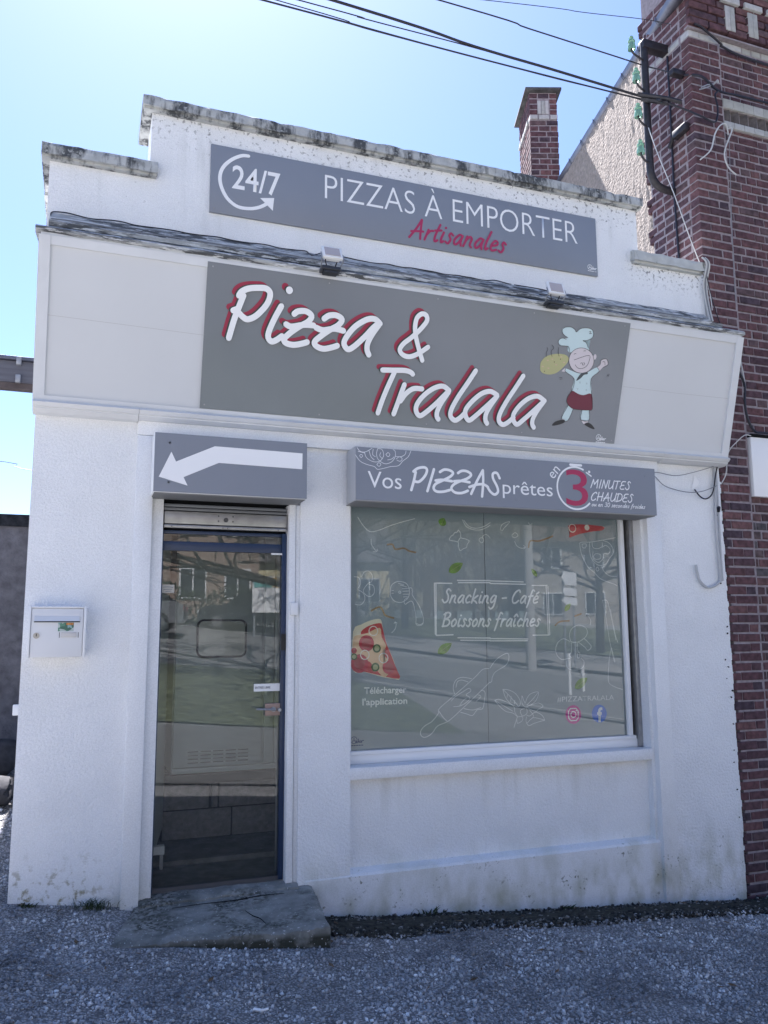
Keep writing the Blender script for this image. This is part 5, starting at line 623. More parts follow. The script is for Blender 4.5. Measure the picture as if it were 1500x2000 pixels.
slab('step_slab', [(.365, .0), (1.40, .0), (1.315, -.70), (.20, -.53)], lambda s, t: .070-.030*t+.016*s*t, -.25, 1, ST)
slab('upper_slab', [(.376, .12), (1.312, .12), (1.312, -.055), (.378, -.075)], lambda s, t: .094-.006*t, -.1, 5, ST, 24, 6)
crk = MB()
for c in ([(.93, -.33), (.955, -.42), (.985, -.475), (1.00, -.56)], [(.55, -.16), (.72, -.145), (.9, -.15), (1.05, -.12), (1.2, -.13)]):
    crk.tube([(x, y, .0765+.0*x-(.03*(-y))) for x, y in c], lambda t: .0035*(1-abs(2*t-1)*.6), 5, 3)
crk.build('crack', DARK, ST)
# ------------------------------------------------------------------ signs
US = thing('upper_sign', 'long grey sign board high on the parapet reading pizzas a emporter artisanales', 'sign')
part('sign_panel', BOARD, US, (.672, 3.675, -.020, .002, 4.341, 4.822), bev=.0015); PU = plane(-.0205)
text('lettering', 'PIZZAS À EMPORTER', (1.457, 3.50, 4.578, 4.805), PU, .001, WHITE, US, bold=-.012)
script('lettering', 'Artisanales', 2.085, 2.865, 4.398, .150, .0165, PU, .001, PINK, US, slant=.3)
text('lettering', '24/7', (.815, 1.142, 4.528, 4.700), PU, .001, WHITE, US, bold=.012)
strokes('round_arrow', [TR['circ']], .024, PU, .001, WHITE, US); poly('round_arrow', TR['circ_head'], PU, .0016, WHITE, US, smooth=1)
maker(PU, 3.603, 4.405, 1.0, .001, OFFW, US)
def fixings(P, pts, parent, r=.006):
    b = MB()
    for x, z in pts: disc(b, x, z, r, P, .0022, 10)
    b.build('fixing_screws', mat('dull_screw', (.30, .30, .31), .5, .5, .4), parent)
fixings(PU, [(x, z) for x in (.70, 1.44, 2.17, 2.91, 3.645) for z in (4.37, 4.795)], US)
MS = thing('main_sign', 'large grey fascia board reading Pizza and Tralala with a cheering cook', 'sign')
mp = MB(); mp.prism([(.634, 2.988), (3.689, 2.988), (3.708, 3.845), (.628, 3.845)], PF, .002, .014); mp.build('sign_panel', BOARD2, MS)
for k, wd in (('pizza', .0365), ('amp', .0315), ('tralala', .0335)):
    for nm, dx, dz, m, d in (('red_shadow', -.026, .019, RED, .015), ('green_shadow', -.009, .0035, GREEN_D, .0195), ('lettering', 0, 0, WHITE, .024)):
        strokes(nm, TR[k], wd, PF, d, m, MS, dx=dx, dz=dz)
(x, z), = TR['pizza_dot'][0]; b = [MB(), MB(), MB()]
for q, dx, dz, d in ((0, -.026, .019, .015), (1, -.009, .0035, .0195), (2, 0, 0, .024)): disc(b[q], x+dx, z+dz, .0225, PF, d)
for q, nm, m in ((0, 'red_shadow', RED), (1, 'green_shadow', GREEN_D), (2, 'lettering', WHITE)): b[q].build(nm, m, MS)
CM = dict(hat=HATC, maroon=MAROON, black=BLACKP, dark=mat('print_slate', (.06, .075, .085), .4), skin=SKIN, crust=CRUST)
lay = dict(legL=0, legR=0, shoeL=1, shoeR=1, sockL=0, sockR=0, handL=0, handR=0, pizzafill=2, jacket=1, hat=1, apron=2, scarf=4)
for k, (pts, c) in TR['chef_fill'].items(): poly('cook_figure', pts, PF, .0152+.0004*lay[k], CM[c], MS, smooth=3)
(c0, cr_, ct) = TR['chef_head'][0]; b1 = MB(); rx = cr_[0]-c0[0]; rz = ct[1]-c0[1]; disc(b1, c0[0], c0[1], rz, PF, .0165, 30, rx)
b1.build('cook_figure', SKIN, MS); b1 = MB(); (e0, e1) = TR['chef_ear'][0]; disc(b1, e0[0], e0[1], (e1[0]-e0[0])*1.5, PF, .0160, 14, e1[0]-e0[0]); b1.build('cook_figure', SKIN, MS)
b1 = MB(); ringm(b1, c0[0], c0[1], rz, .0032, PF, .0169, rx=rx, n=36)
for (q,) in TR['chef_buttons']: ringm(b1, q[0], q[1], .0048, .001, PF, .0169, n=14)
for st in TR['chef_lines']: ribbon(b1, st, .0032, PF, .0173, 4)
b1.build('cook_outline', BLACKP, MS)
b1 = MB()
for (q,) in TR['chef_toppings']: disc(b1, q[0], q[1], .0045, PF, .0168, 12, .009)
b1.build('pizza_topping', TOPP, MS); b1 = MB()
for (q,) in TR['chef_olives']: disc(b1, q[0], q[1], .004, PF, .0171, 8)
b1.build('pizza_topping', mat('print_brown', (.12, .07, .03)), MS)
maker(PF, 3.545, 3.022, 1.05, .016, OFFW, MS); fixings(lambda u, v, d: PF(u, v, d+.0135), [(x, z) for x in (.66, 1.4, 2.16, 2.9, 3.66) for z in (3.01, 3.82)], MS, .005)
def boxsign(name, label, x0, x1, z0, z1, y0):
    t = thing(name, label, 'sign')
    part('sign_case', WPVC if x0 < 1 else mat('sign_case_grey', (.42, .43, .45), .5), t, (x0, x1, y0+.003, -.0415, z0, z1), bev=.002)
    part('sign_face', BOARD, t, (x0+.004, x1-.001, y0, y0+.0025, z0+.002, z1-.002))
    part('sign_underside', mat('underside_grey', (.20, .205, .21), .6), t, (x0+.01, x1-.01, y0+.012, .02, z0-.006, z0-.0005))
    b = MB()
    for x in (x0+.09, x1-.09, (x0+x1)/2 if x1-x0 > 2 else x0+.09):
        for z in (z0+.06, z1-.06): b.tube([(x, y0, z), (x, y0-.0025, z)], .006, 10, 1)
    b.build('screw_cap', BOARD, t); return t
AS = boxsign('arrow_sign', 'short grey box sign over the door with a bent white arrow', .360, 1.294, 2.424, 2.784, -.22)
PS = plane(-.2205); poly('arrow_mark', TR['arrow'], PS, .001, WHITE, AS, smooth=1)
LS = boxsign('window_sign', 'long grey box sign over the window reading vos pizzas pretes en 3 minutes', 1.612, 3.952, 2.436, 2.788, -.22)
text('lettering', 'Vos', (1.697, 1.932, 2.522, 2.630), PS, .001, WHITE, LS); text('lettering', 'prêtes', (2.676, 3.071, 2.502, 2.625), PS, .001, WHITE, LS)
strokes('lettering', TR['spizzas'], .0185, PS, .001, WHITE, LS); strokes('line_drawing', TR['sdeco'], .0032, PS, .0006, OFFW, LS)
text('lettering', '3', (3.180, 3.363, 2.476, 2.737), PS, .001, PINK, LS)
b1 = MB(); ringm(b1, 3.262, 2.604, .152, .013, PS, .001, 62, 318, 50); ribbon(b1, [(3.224, 2.7712), (3.313, 2.7712)], .018, PS, .0012, 1); disc(b1, 3.379, 2.728, .010, PS, .0014, 14); ribbon(b1, [(3.355, 2.722), (3.394, 2.698)], .010, PS, .0012, 1)
b1.build('stopwatch_ring', WHITE, LS); text('lettering', 'en', (3.083, 3.175, 2.655, 2.705), PS, .001, WHITE, LS, rot=math.radians(50))
script('lettering', 'MINUTES', 3.387, 3.727, 2.614, .062, .0078, PS, .001, WHITE, LS); script('lettering', 'CHAUDES', 3.391, 3.746, 2.522, .062, .0078, PS, .001, WHITE, LS)
script('lettering', 'ou en 30 secondes froides', 3.392, 3.842, 2.480, .031, .0044, PS, .001, WHITE, LS)
# ------------------------------------------------------------------ floodlights over the main sign
def flood(x, label, tilt):
    t = thing('floodlight', label, 'floodlight', 'floodlights above the main sign')
    def T(v):   # lamp face looks down at the board from a short arm
        q = Vector(v); c, s = math.cos(tilt), math.sin(tilt); return Vector((x+q.x, -.41+q.y*c-q.z*s, 3.985+q.y*s+q.z*c))
    MB().box(-.066, .066, -.012, .012, -.052, .052, bev=.004, T=T).build('lamp_frame', WPVC, t, True)
    MB().box(-.05, .05, -.016, -.0125, -.038, .038, T=T).build('lamp_lens', mat('lamp_lens', (.50, .44, .42), .15, .6), t)
    b = MB()
    for i in range(5): b.box(-.05, .05, .0125, .03, -.04+i*.018, -.034+i*.018, T=T)
    b.build('heat_sink', WPVC, t)
    b = MB()
    for s in (-.072, .072): b.tube([T((s, 0, 0)), T((s, .0, -.055)), Vector((x+s*.8, -.36, 3.90))], .004, 6, 2)
    b.tube([(x-.0576, -.36, 3.90), (x+.0576, -.36, 3.90)], .004, 6, 1); b.build('yoke', GALV, t)
    b = MB(); b.box(x-.068, x+.055, -.43, -.352, 3.868, 3.893, bev=.004); b.box(x-.05, x+.04, -.42, -.36, 3.855, 3.868)
    b.build('mounting_box', mat('black_box', (.03, .033, .04), .4), t, True)
    MB().tube([(x-.03, -.41, 3.89), (x-.045, -.42, 3.935), (x-.01, -.425, 3.965), (x+.035, -.41, 3.95), (x+.03, -.38, 3.91)], .004, 6, 4).build('cable', CABLE, t)
flood(1.395, 'left white floodlight on its black box over the word Pizza', -.5); flood(3.035, 'right white floodlight with a looped black cable near the cook drawing', -.35)
# cables clipped along the ledge
def cable(name, pts, r, m, label, cat='cable', group=None, smooth=5, n=6):
    o = MB().tube(pts, r, n, smooth).build(name, m, None, True); return tag(o, label, cat, group)
def along(x0, x1, y, z, amp, seed, n=24): return [(x0+(x1-x0)*i/n, y, z+amp*(noise.noise(Vector((i*.45, seed, 0)))+.35*math.sin(i*1.3+seed))) for i in range(n+1)]
cable('ledge_cable', [(-.28, -.06, 4.09), (-.285, -.03, 4.15)]+along(-.26, 1.33, -.012, 4.170, .009, 1)+[(1.36, -.05, 4.13), (1.38, -.3, 4.04), (1.39, -.37, 3.97)], .0038, CABLE, 'thin dark cable sagging along the ledge left of the first floodlight')
cable('ledge_cable', [(1.42, -.36, 3.96), (1.46, -.05, 4.12)]+along(1.5, 2.95, -.012, 4.168, .010, 5)+[(3.0, -.3, 4.02), (3.02, -.37, 3.97)], .0038, CABLE, 'thin dark cable slung along the ledge between the two floodlights')
cable('ledge_cable', [(3.06, -.36, 3.96), (3.12, -.05, 4.10)]+along(3.15, 4.62, -.02, 4.125, .016, 8), .005, CABLE, 'thin dark cable along the ledge right of the second floodlight')
cable('ledge_cable', along(-.28, 4.6, -.10, 4.082, .006, 12, 40), .004, WIREG, 'grey cable lying on the peeling ledge across the whole front')
# ------------------------------------------------------------------ letterbox
LB = thing('letterbox', 'white metal letterbox with keyhole and small sticker on the left wall', 'letterbox')
part('box_body', WPVC, LB, (-.274, .026, -.118, .002, 1.468, 1.752), bev=.004)
part('box_rim', WPVC, LB, (-.276, -.264, -.134, -.110, 1.466, 1.752), (.014, .028, -.134, -.110, 1.466, 1.752), (-.264, .014, -.134, -.110, 1.744, 1.752), bev=.002)
LWH = mat('letterbox_white', (.70, .71, .73), .3, .5)
part('front_flap', LWH, LB, (-.262, .011, -.128, -.112, 1.469, 1.741), bev=.003)
lf = MB(); lf.add([(-.246, -.129, 1.708), (-.009, -.129, 1.708), (-.009, -.129, 1.700), (-.246, -.129, 1.700), (-.246, -.147, 1.669), (-.009, -.147, 1.669), (-.009, -.130, 1.670), (-.246, -.130, 1.670)], [(0, 1, 2, 3), (3, 2, 5, 4), (4, 5, 6, 7), (0, 3, 4, 7), (1, 6, 5, 2)])
lf.build('slot_flap', LWH, LB); part('slot_gap', DARK, LB, (-.248, -.006, -.1295, -.127, 1.663, 1.669))
MB().tube([(-.232, -.127, 1.589), (-.232, -.134, 1.589)], .0165, 20, 1).build('lock', mat('lock_ring', (.45, .42, .38), .35, .5, .3), LB, True); part('keyhole', DARK, LB, (-.234, -.230, -.1352, -.1338, 1.585, 1.600))
def stick_x(t, s, tc, col):
    v = t.nodes.new('ShaderNodeTexVoronoi'); v.inputs['Scale'].default_value = 60; t.links.new(tc.outputs['Object'], v.inputs[0])
    c = t.nodes.new('ShaderNodeValToRGB'); e = c.color_ramp.elements; e.new(.35); e.new(.65); c.color_ramp.interpolation = 'CONSTANT'
    for q, k in zip(e, ((.05, .14, .10), (.45, .52, .50), (.10, .25, .18), (.25, .40, .42))): q.color = (*k, 1)
    for q, k in zip(e, (0, .3, .55, .8)): q.position = k
    t.links.new(v.outputs['Color'], c.inputs[0]); return c.outputs[0]
part('sticker', mat('sticker_green', (.2, .3, .25), .4, extra=stick_x), LB, (-.121, -.038, -.1293, -.1282, 1.613, 1.661)); part('sticker', mat('sticker_orange', (.55, .22, .06), .4, var=.5, vscale=90), LB, (-.078, -.040, -.1298, -.1294, 1.648, 1.660))
part('name_plate', mat('name_plate', (.60, .58, .56), .3), LB, (-.104, -.022, -.133, -.128, 1.579, 1.607), bev=.001); part('name_plate_clip', mat('clip_grey', (.2, .2, .2)), LB, (-.114, -.110, -.1295, -.128, 1.577, 1.607), (-.014, -.010, -.1295, -.128, 1.577, 1.607))
# ------------------------------------------------------------------ neighbouring brick house
HS = thing('brick_house', 'tall dark red brick house with white glazed bands adjoining on the right', 'building')
# shared brick meshes: long axis u, outward -v
def brick_mesh(name, L, D, H, seed, m):
    rnd = random.Random(seed); j = lambda s=.0025: rnd.uniform(-s, s); b = .006
    o = [(0, 0), (L, 0), (L, H), (0, H)]; vs = [(x, D, z) for x, z in o]
    c = [(x+j(), .005+j(.001), z+j()) for x, z in o]; vs += c
    q = [(b, b), (L-b, b), (L-b, H-b), (b, H-b)]; vs += [(x+j(), 0+j(.0012), z+j(.0015)) for x, z in q]
    fs = [(0, 1, 5, 4), (1, 2, 6, 5), (2, 3, 7, 6), (3, 0, 4, 7), (4, 5, 9, 8), (5, 6, 10, 9), (6, 7, 11, 10), (7, 4, 8, 11), (8, 9, 10, 11)]
    me = bpy.data.meshes.new(name); me.from_pydata(vs, [], fs); me.materials.append(m); me.update(); return me
BC = {}
def get_brick(L, m, D=.10, H=.058):
    k = (round(L, 3), m.name, random.randrange(5), D, H)
    if k not in BC: BC[k] = brick_mesh('brick', L, D, H, len(BC), m)
    return BC[k]
def put_brick(o3, ang, L, m, parent, H=.058, D=.10, depth=0):
    me = get_brick(round(L, 2), m, D, H); o = bpy.data.objects.new('brick', me); COL.objects.link(o); o.parent = parent
    o.location = o3; o.rotation_euler = (0, 0, ang); return o
class Rest:    # bricks past the limit, one joined mesh
    def __init__(s): s.b = {}
    def add(s, o3, ang, L, m, H=.058, D=.10):
        me = get_brick(round(L, 2), m, D, H); c, sn = math.cos(ang), math.sin(ang)
        vs = [(o3[0]+v.co.x*c-v.co.y*sn, o3[1]+v.co.x*sn+v.co.y*c, o3[2]+v.co.z) for v in me.vertices]
        s.b.setdefault(m.name, (MB(), m))[0].add(vs, [tuple(p.vertices) for p in me.polygons])
    def build(s, parent, name='bricks'):
        for mb, m in s.b.values(): mb.build(name, m, parent, kind='stuff')
CO = .0745; XC = 4.735
fwall = part('front_wall', MORTAR, HS, (XC+.006, 5.075, .007, .60, 4.30, 9.2), (4.80, 5.075, .007, .60, -1., 4.30), (5.075, 12, .030, .60, -1., 9.2))
n_single = 0; rest = Rest(); z = -.95; row = 0
jit = lambda a: random.uniform(-a, a)
while z < 9.1:
    lim0 = XC if z > 4.45 else 4.765
    band = 6.705 < z < 6.775; band2 = (6.13 < z < 6.20); band3 = (5.93 < z < 5.98)
    # projecting corner pier
    x = XC if row % 2 else XC-.11
    lens = [.105, .205] if row % 2 else [.215, .095]
    segs = []; x = XC
    for L in lens: segs.append((x, x+L)); x += L+.012
    for a, c in segs:
        a = max(a, lim0)
        if c-a < .03: continue
        m = GLAZED if band and a < 5.08 else BRICK; o3 = (a+jit(.0015), 0+jit(.002), z+jit(.0012))
        if -.6 < z < 7.2 and n_single < 300 and not (3.0 < z < 3.9 and c < 4.9): put_brick(o3, 0, c-a, m, fwall); n_single += 1
        else: rest.add(o3, 0, c-a, m)
    # set-back wall
    x = 5.078+(.05 if row % 2 else .0)-.11; k = random.randrange(3)
    while x < 7.6:
        L = .205 if (k % 3 == 0) else .098; a, c = max(x, 5.078), x+L; x += L+.013; k += 1
        if c-a < .03: continue
        if 2.66 < z < 3.15 and a < 7.0: continue
        if (band or (z > 5.99 and z < 6.19) or band3) and a > 5.06 and z < 6.5: continue
        if band: m = GLAZED
        else: m = BRICKG if (z < 2.66 and z > 1.2 and a < 5.6 and random.random() < .75) else BRICK
        o3 = (a+jit(.002), .022+jit(.003), z+jit(.0015))
        vis = a < 5.05+max(0, z-.3)*.098
        if vis and 0 < z < 7.2 and n_single < 300: put_brick(o3, 0, c-a, m, fwall); n_single += 1
        else: rest.add(o3, 0, c-a, m)
    z += CO; row += 1
rest.build(fwall)
# glazed string course with dentil recess
GP = part('string_course', MORTAR, fwall, (5.06, 8, .012, .05, 5.925, 5.985), (5.06, 8, .008, .05, 6.105, 6.195), (5.06, 8, .055, .08, 5.98, 6.11))
for i in range(8):
    for (z0, z1, y) in ((6.11, 6.195, -.012), (5.93, 5.988, -.006)): MB().box(5.062+i*.112, 5.170+i*.112, y, .06, z0, z1, bev=.003).build('glazed_brick', GLAZED, fwall, smooth=True)
    MB().add([(5.07+i*.10, .03, 6.1), (5.12+i*.10, -.005, 6.1), (5.165+i*.10, .03, 6.1), (5.07+i*.10, .03, 6.0), (5.12+i*.10, -.005, 5.995), (5.165+i*.10, .03, 6.0)], [(0, 1, 2), (3, 5, 4), (0, 3, 4, 1), (1, 4, 5, 2)]).build('dentil_brick', mat('sooty_dentil', (.10, .085, .08), .9, var=.4, vscale=20), fwall)
# top frieze: projecting course and white uprights
part('cornice', MORTAR, HS, (XC-.01, 9, -.045, .03, 7.30, 7.36), (XC-.02, 9, -.02, .03, 6.785, 6.80))
for i in range(6):
    x = 4.95+i*.26
    for q in (0, .055): MB().box(x+.18+q, x+.232+q, -.035, .03, 6.86, 7.10, bev=.003).build('glazed_brick', GLAZED, fwall, smooth=True)
    MB().box(x+.14, x+.34, -.05, .03, 7.125, 7.18, bev=.004).build('glazed_brick', GLAZED, fwall, smooth=True)
for r in range(6):
    for i in range(9): MB().box(XC+.0+i*.215+.1*(r % 2)*(i > 0), XC+.2+i*.215+.1*(r % 2), -.03+.004*(r % 2), .02, 6.83+r*.078, 6.892+r*.078, bev=.004).build('brick', BRICK, fwall, smooth=True) if i < 6 else None
# side pier face (plane x = XC), bricks run in y; toothed into the roughcast
swall = part('side_wall', MORTAR, HS, (XC+.0035, XC+.3, .11, .585, 4.3, 7.6))
z = 4.34; row = 0
while z < 7.25:
    m = GLAZED if 6.70 < z < 6.775 else BRICK
    y = .112 if row % 2 else .012+.112; k = 0
    while y < .66:
        L = .098 if (row+k) % 2 else .205; e = min(y+L, .665 if (row//2) % 2 else .585)
        if e-y > .03:
            put_brick((XC+jit(.002), e, z+jit(.0012)), -math.pi/2, e-y, m, swall)
        y = y+L+.012; k += 1
    z += CO; row += 1
# roughcast side wall turned 13 degrees, with eaves gutter
A13 = math.radians(13); dv = Vector((math.sin(A13), math.cos(A13), 0)); nv = Vector((-math.cos(A13), math.sin(A13), 0)); o13 = Vector((4.752, .56, 0))
def Q(s, e, z): return o13+dv*s+nv*e+Vector((0, 0, z))
ns, nz = 130, 90; vs = []; fs = []
for j in range(nz+1):
    for i in range(ns+1):
        s = 5.5*(i/ns)**1.5; z = -.5+7.6*j/nz if j < 30 else 2.03+(7.06-2.03)*(j-30)/(nz-30); vs.append(Q(s, .010*noise.noise(Vector((s*20, z*20, 1)))+.006*noise.noise(Vector((s*45, z*45, 4))), z))
W = ns+1; fs = [(j*W+i, j*W+i+1, (j+1)*W+i+1, (j+1)*W+i) for j in range(nz) for i in range(ns)]; o = len(vs); vs += [Q(5.5, 0, -.5), Q(5.5, -.3, -.5), Q(0, -.3, -.5), Q(0, -.3, 7.06), Q(5.5, -.3, 7.06)]
fs += [(o, o+1, o+4, ns+nz*W), (o+1, o+2, o+3, o+4)]; me = bpy.data.meshes.new('rendered_side_wall'); me.from_pydata(vs, [], fs); me.update(); link('rendered_side_wall', me, DASH, HS, True)
gt = MB()
def QB(s0, s1, e0, e1, z0, z1, mb): mb.add([Q(s, e, z) for z in (z0, z1) for e in (e0, e1) for s in (s0, s1)], [(0, 2, 3, 1), (4, 5, 7, 6), (0, 1, 5, 4), (2, 6, 7, 3), (0, 4, 6, 2), (1, 3, 7, 5)])
gt = MB(); n_ = 8
prof = [(-.050+.060*math.cos(math.pi+math.pi*i/n_), 7.13+.060*math.sin(math.pi+math.pi*i/n_)) for i in range(n_+1)]+[(.015, 7.14), (.009, 7.145)]+[(-.050+.053*math.cos(2*math.pi-math.pi*i/n_), 7.13+.053*math.sin(2*math.pi-math.pi*i/n_)) for i in range(n_+1)]
vs = [Q(s, e, z) for s in (-.75, 5.6) for e, z in prof]; q = len(prof); gt.add(vs, [(k, (k+1) % q, (k+1) % q+q, k+q) for k in range(q)]+[tuple(range(q))]); GT = gt.build('gutter', ZINC, HS, True)
for i in range(16):
    b = MB(); s = -.6+i*.38; b.tube([Q(s, .018, 7.15), Q(s, .014, 7.10), Q(s, -.01, 7.068), Q(s, -.04, 7.06)], .005, 6, 2); b.build('gutter_clip', ZINC, GT)
rf = MB(); rf.add([Q(.05, -.03, 7.11), Q(5.7, -.03, 7.11), Q(5.7, -3.0, 8.0), Q(.05, -3.0, 8.0), Q(.05, -.03, 7.07), Q(5.7, -.03, 7.07), Q(5.7, -3.0, 7.96), Q(.05, -3.0, 7.96)], [(0, 1, 2, 3), (4, 7, 6, 5), (0, 4, 5, 1), (1, 5, 6, 2), (2, 6, 7, 3), (3, 7, 4, 0)]); rf.build('roof', SLATE, HS)
part('rear_mass', MORTAR, HS, (6.3, 12, .6, 7, -1, 6.5))
# white board panel on the front, bottom right of frame
part('blank_panel', WHITE, HS, (5.085, 7.2, -.02, .03, 2.672, 3.165), bev=.002, label='plain white panel fixed to the brick front')
part('panel_hood', DARK, HS, (5.083, 7.2, -.03, .03, 3.168, 3.19))
# chimney, turned with the house behind
CH = bpy.data.objects.new('chimney', None); COL.objects.link(CH); CH.parent = HS; CH.location = (5.035, 3.155, 0); CH.rotation_euler = (0, 0, -math.radians(19))
cw, cd = .355, .70
part('chimney_core', MORTAR, CH, (.008, cw-.008, .008, cd-.008, 5.5, 8.36))
z = 6.35; row = 0
def cb(x, y, zz, ang, L, m, H=.058): put_brick((x, y, zz), ang, L, m, CH, H)
while z < 8.30:
    whiteb = 7.98 < z < 8.045; pr_ = -.012 if whiteb else 0
    xx = [(0, .205), (.217, cw)] if row % 2 else [(0, .105), (.117, cw-.10+.09-.01)]
    if row % 2 == 0: xx = [(0, .105), (.117, .25), (.262, cw)]
    for a, c in xx:
        if 8.06 < z < 8.25 and a > .06 and c < .3: continue
        if 8.06 < z < 8.25 and a == .117: continue
        if 8.06 < z < 8.25: a, c = (a, min(c, .095)) if a < .1 else (max(a, .26), c)
        cb(a, pr_+jit(.002), z, 0, c-a, GLAZED if whiteb else BRICK)
    y = .105
    while y < cd-.02:
        L = .205 if row % 2 else .1; e = min(y+L, cd); cb(pr_+jit(.002), e, z, -math.pi/2, e-y, GLAZED if whiteb else BRICK); y = e+.012
        if row % 2 == 0 and y > .3: row += 0
    z += CO; row += 1
for i in range(3): MB().box(.105+i*.048, .148+i*.048, -.004, .05, 8.065, 8.245, bev=.003).build('glazed_brick', GLAZED, CH, smooth=True)
MB().box(-.055, cw+.05, -.055, cd+.05, 8.365, 8.40, bev=.006).build('chimney_cap', mat('stone_cap', (.07, .07, .07), .9, var=.4, vscale=15), CH, smooth=True)
# ------------------------------------------------------------------ wall bracket with glass insulators
BR = thing('cable_bracket', 'black steel cable bracket with four green glass insulators on the brick pier', 'bracket')
bk = MB(); bk.tube([(4.50, .30, 6.80), (4.497, .30, 6.3), (4.495, .30, 5.65), (4.51, .30, 5.52), (4.56, .30, 5.45), (4.64, .30, 5.425), (4.745, .30, 5.42)], .034, 10, 4); bk.build('pole', STEEL, BR, True)
part('arm', STEEL, BR, (4.47, 4.735, .26, .34, 6.74, 6.82), bev=.006)
for i, (x, z) in enumerate(((4.352, 6.73), (4.385, 6.43), (4.385, 6.09), (4.39, 5.745))):
    b = MB(); b.tube([(4.49, .29, z-.11), (4.44, .28, z-.105), (x+.01, .28, z-.07), (x, .28, z-.02), (x, .28, z+.03)], .009, 7, 4); b.build('insulator_hook', STEEL, BR, True)
    b = MB(); pf = [(.001, .085), (.016, .083), (.020, .07), (.014, .06), (.018, .052), (.030, .045), (.033, .03), (.024, .02), (.030, .01), (.036, -.02), (.034, -.045), (.02, -.042)]
    vs = []; nn = 14
    for r, h in pf: vs += [(x+r*math.cos(k*2*math.pi/nn), .28+r*math.sin(k*2*math.pi/nn), z+h) for k in range(nn)]
    b.add(vs, [(j*nn+k, j*nn+(k+1) % nn, (j+1)*nn+(k+1) % nn, (j+1)*nn+k) for j in range(len(pf)-1) for k in range(nn)]+[tuple(range(nn))]); b.build('insulator', GLGREEN, BR, True)
b = MB(); b.tube([(4.40, .29, 6.275), (4.56, .12, 6.16), (4.66, .05, 6.10)], .018, 7, 3); b.tube([(4.44, .29, 6.24), (4.58, .12, 6.12)], .022, 7, 1); b.build('cable_clamp', STEEL, BR, True)
MB().box(4.60, 4.73, .06, .12, 6.375, 6.425, bev=.006).build('splice_box', STEEL, BR, True)
# overhead cables, going off along the street to the left
def over(pts, ext, r, label):
    a, b_ = Vector(pts[0]), Vector(pts[1]); E = Vector(ext); far = [E, E.lerp(a, .5)-Vector((0, 0, .08))]
    cable('overhead_cable', [tuple(v) for v in far]+pts, r, CABLE, label, 'cable', 'cables slung over the street to the wall bracket', 6, 6)
over([(1.529, .059, 6.192), (2.743, .169, 6.215), (3.48, .227, 6.243), (4.41, .295, 6.268), (4.50, .12, 6.131)], (-9, -.6, 6.1), .0105, 'thickest overhead cable, running into the bracket clamp')
over([(1.268, .033, 6.097), (1.791, .084, 6.13), (2.843, .177, 6.209), (4.41, .29, 6.262)], (-9, -.65, 5.7), .0045, 'thin wire that joins the thickest overhead cable halfway')
over([(1.104, .016, 6.036), (1.791, .084, 6.062), (3.394, .221, 6.161), (4.103, .274, 6.217), (4.453, .298, 6.233)], (-9, -.7, 5.8), .0038, 'thin wire just above the lowest overhead cable')
over([(1.004, .005, 5.999), (1.904, .095, 6.063), (2.995, .189, 6.138), (4.408, .295, 6.238), (4.522, .12, 6.113)], (-9, -.75, 5.55), .0065, 'lowest overhead cable crossing to the bracket')
over([(2.424, .141, 6.514), (3.271, .21, 6.547), (4.122, .274, 6.573), (4.492, .299, 6.582), (4.62, .10, 6.405)], (-9, -.5, 6.1), .0058, 'single overhead cable ending at the splice box')
over([(2.854, .177, 6.665), (3.847, .253, 6.891), (4.61, .305, 7.064), (4.80, .02, 6.80)], (-9, -.4, 4.2), .003, 'faint topmost wire reaching the white corner band')
cable('wall_cable', [(4.72, .07, 6.385), (4.80, -.05, 6.31), (4.966, -.05, 6.22), (5.191, -.05, 6.222), (5.536, -.05, 6.23), (6.5, -.04, 6.25)], .011, CABLE, 'thick black cable running right from the splice box across the brick front')
cable('wall_cable', [(4.56, .1, 6.10), (4.70, .03, 6.02), (4.779, -.05, 5.93), (4.915, -.05, 5.91), (4.955, -.05, 6.04), (4.936, -.05, 6.17), (4.98, -.05, 6.215)], .0085, CABLE, 'black cable looping up the pier below the eye bolt')
cable('wall_cable', [(4.78, -.03, 6.82), (4.86, -.035, 6.80), (5.06, -.03, 6.70), (5.08, -.02, 6.69), (5.4, .0, 6.665), (6.4, .0, 6.66)], .010, CABLE, 'black cable clipped under the white corner band')
cable('side_cable', [(4.725, .267, 6.71), (4.72, .263, 6.256), (4.725, .277, 5.771), (4.72, .277, 5.287), (4.725, .27, 4.60)], .009, CABLE, 'dark cable running down the side of the brick pier')
b = MB(); b.box(4.68, 4.735, .05, .22, 5.86, 5.93, bev=.01); b.tube([(4.69, .22, 5.88), (4.68, .26, 5.80)], .018, 7, 1); tag(b.build('junction_block', STEEL, None, True), 'black junction block on the pier side beside the vertical cable', 'junction box')
cable('loose_wire', [(4.47, .26, 5.95), (4.44, .12, 5.60), (4.50, .03, 5.22), (4.60, -.02, 4.80), (4.726, -.045, 4.416), (4.75, -.05, 4.196)], .0042, WIREW, 'thin pale wire hanging from the bracket down to the fascia corner')
cable('loose_wire', [(4.719, -.06, 5.516), (4.829, -.07, 5.623), (4.884, -.07, 5.777), (4.959, -.06, 5.883), (5.033, -.05, 5.914), (5.059, -.04, 5.829)], .0062, WIREW, 'white wire loop curling left on the brick pier')
cable('loose_wire', [(5.064, -.04, 5.887), (5.085, -.06, 5.868), (4.992, -.07, 5.681), (4.973, -.07, 5.583), (5.009, -.07, 5.496), (5.076, -.08, 5.439)], .0062, WIREW, 'white wire hanging right beside the glazed course end')
cable('loose_wire', [(5.079, -.03, 5.846), (5.046, -.03, 5.186), (5.026, -.03, 4.629), (5.02, -.03, 4.3)], .0028, WIREG, 'fine grey wire dropping straight down the pier edge')
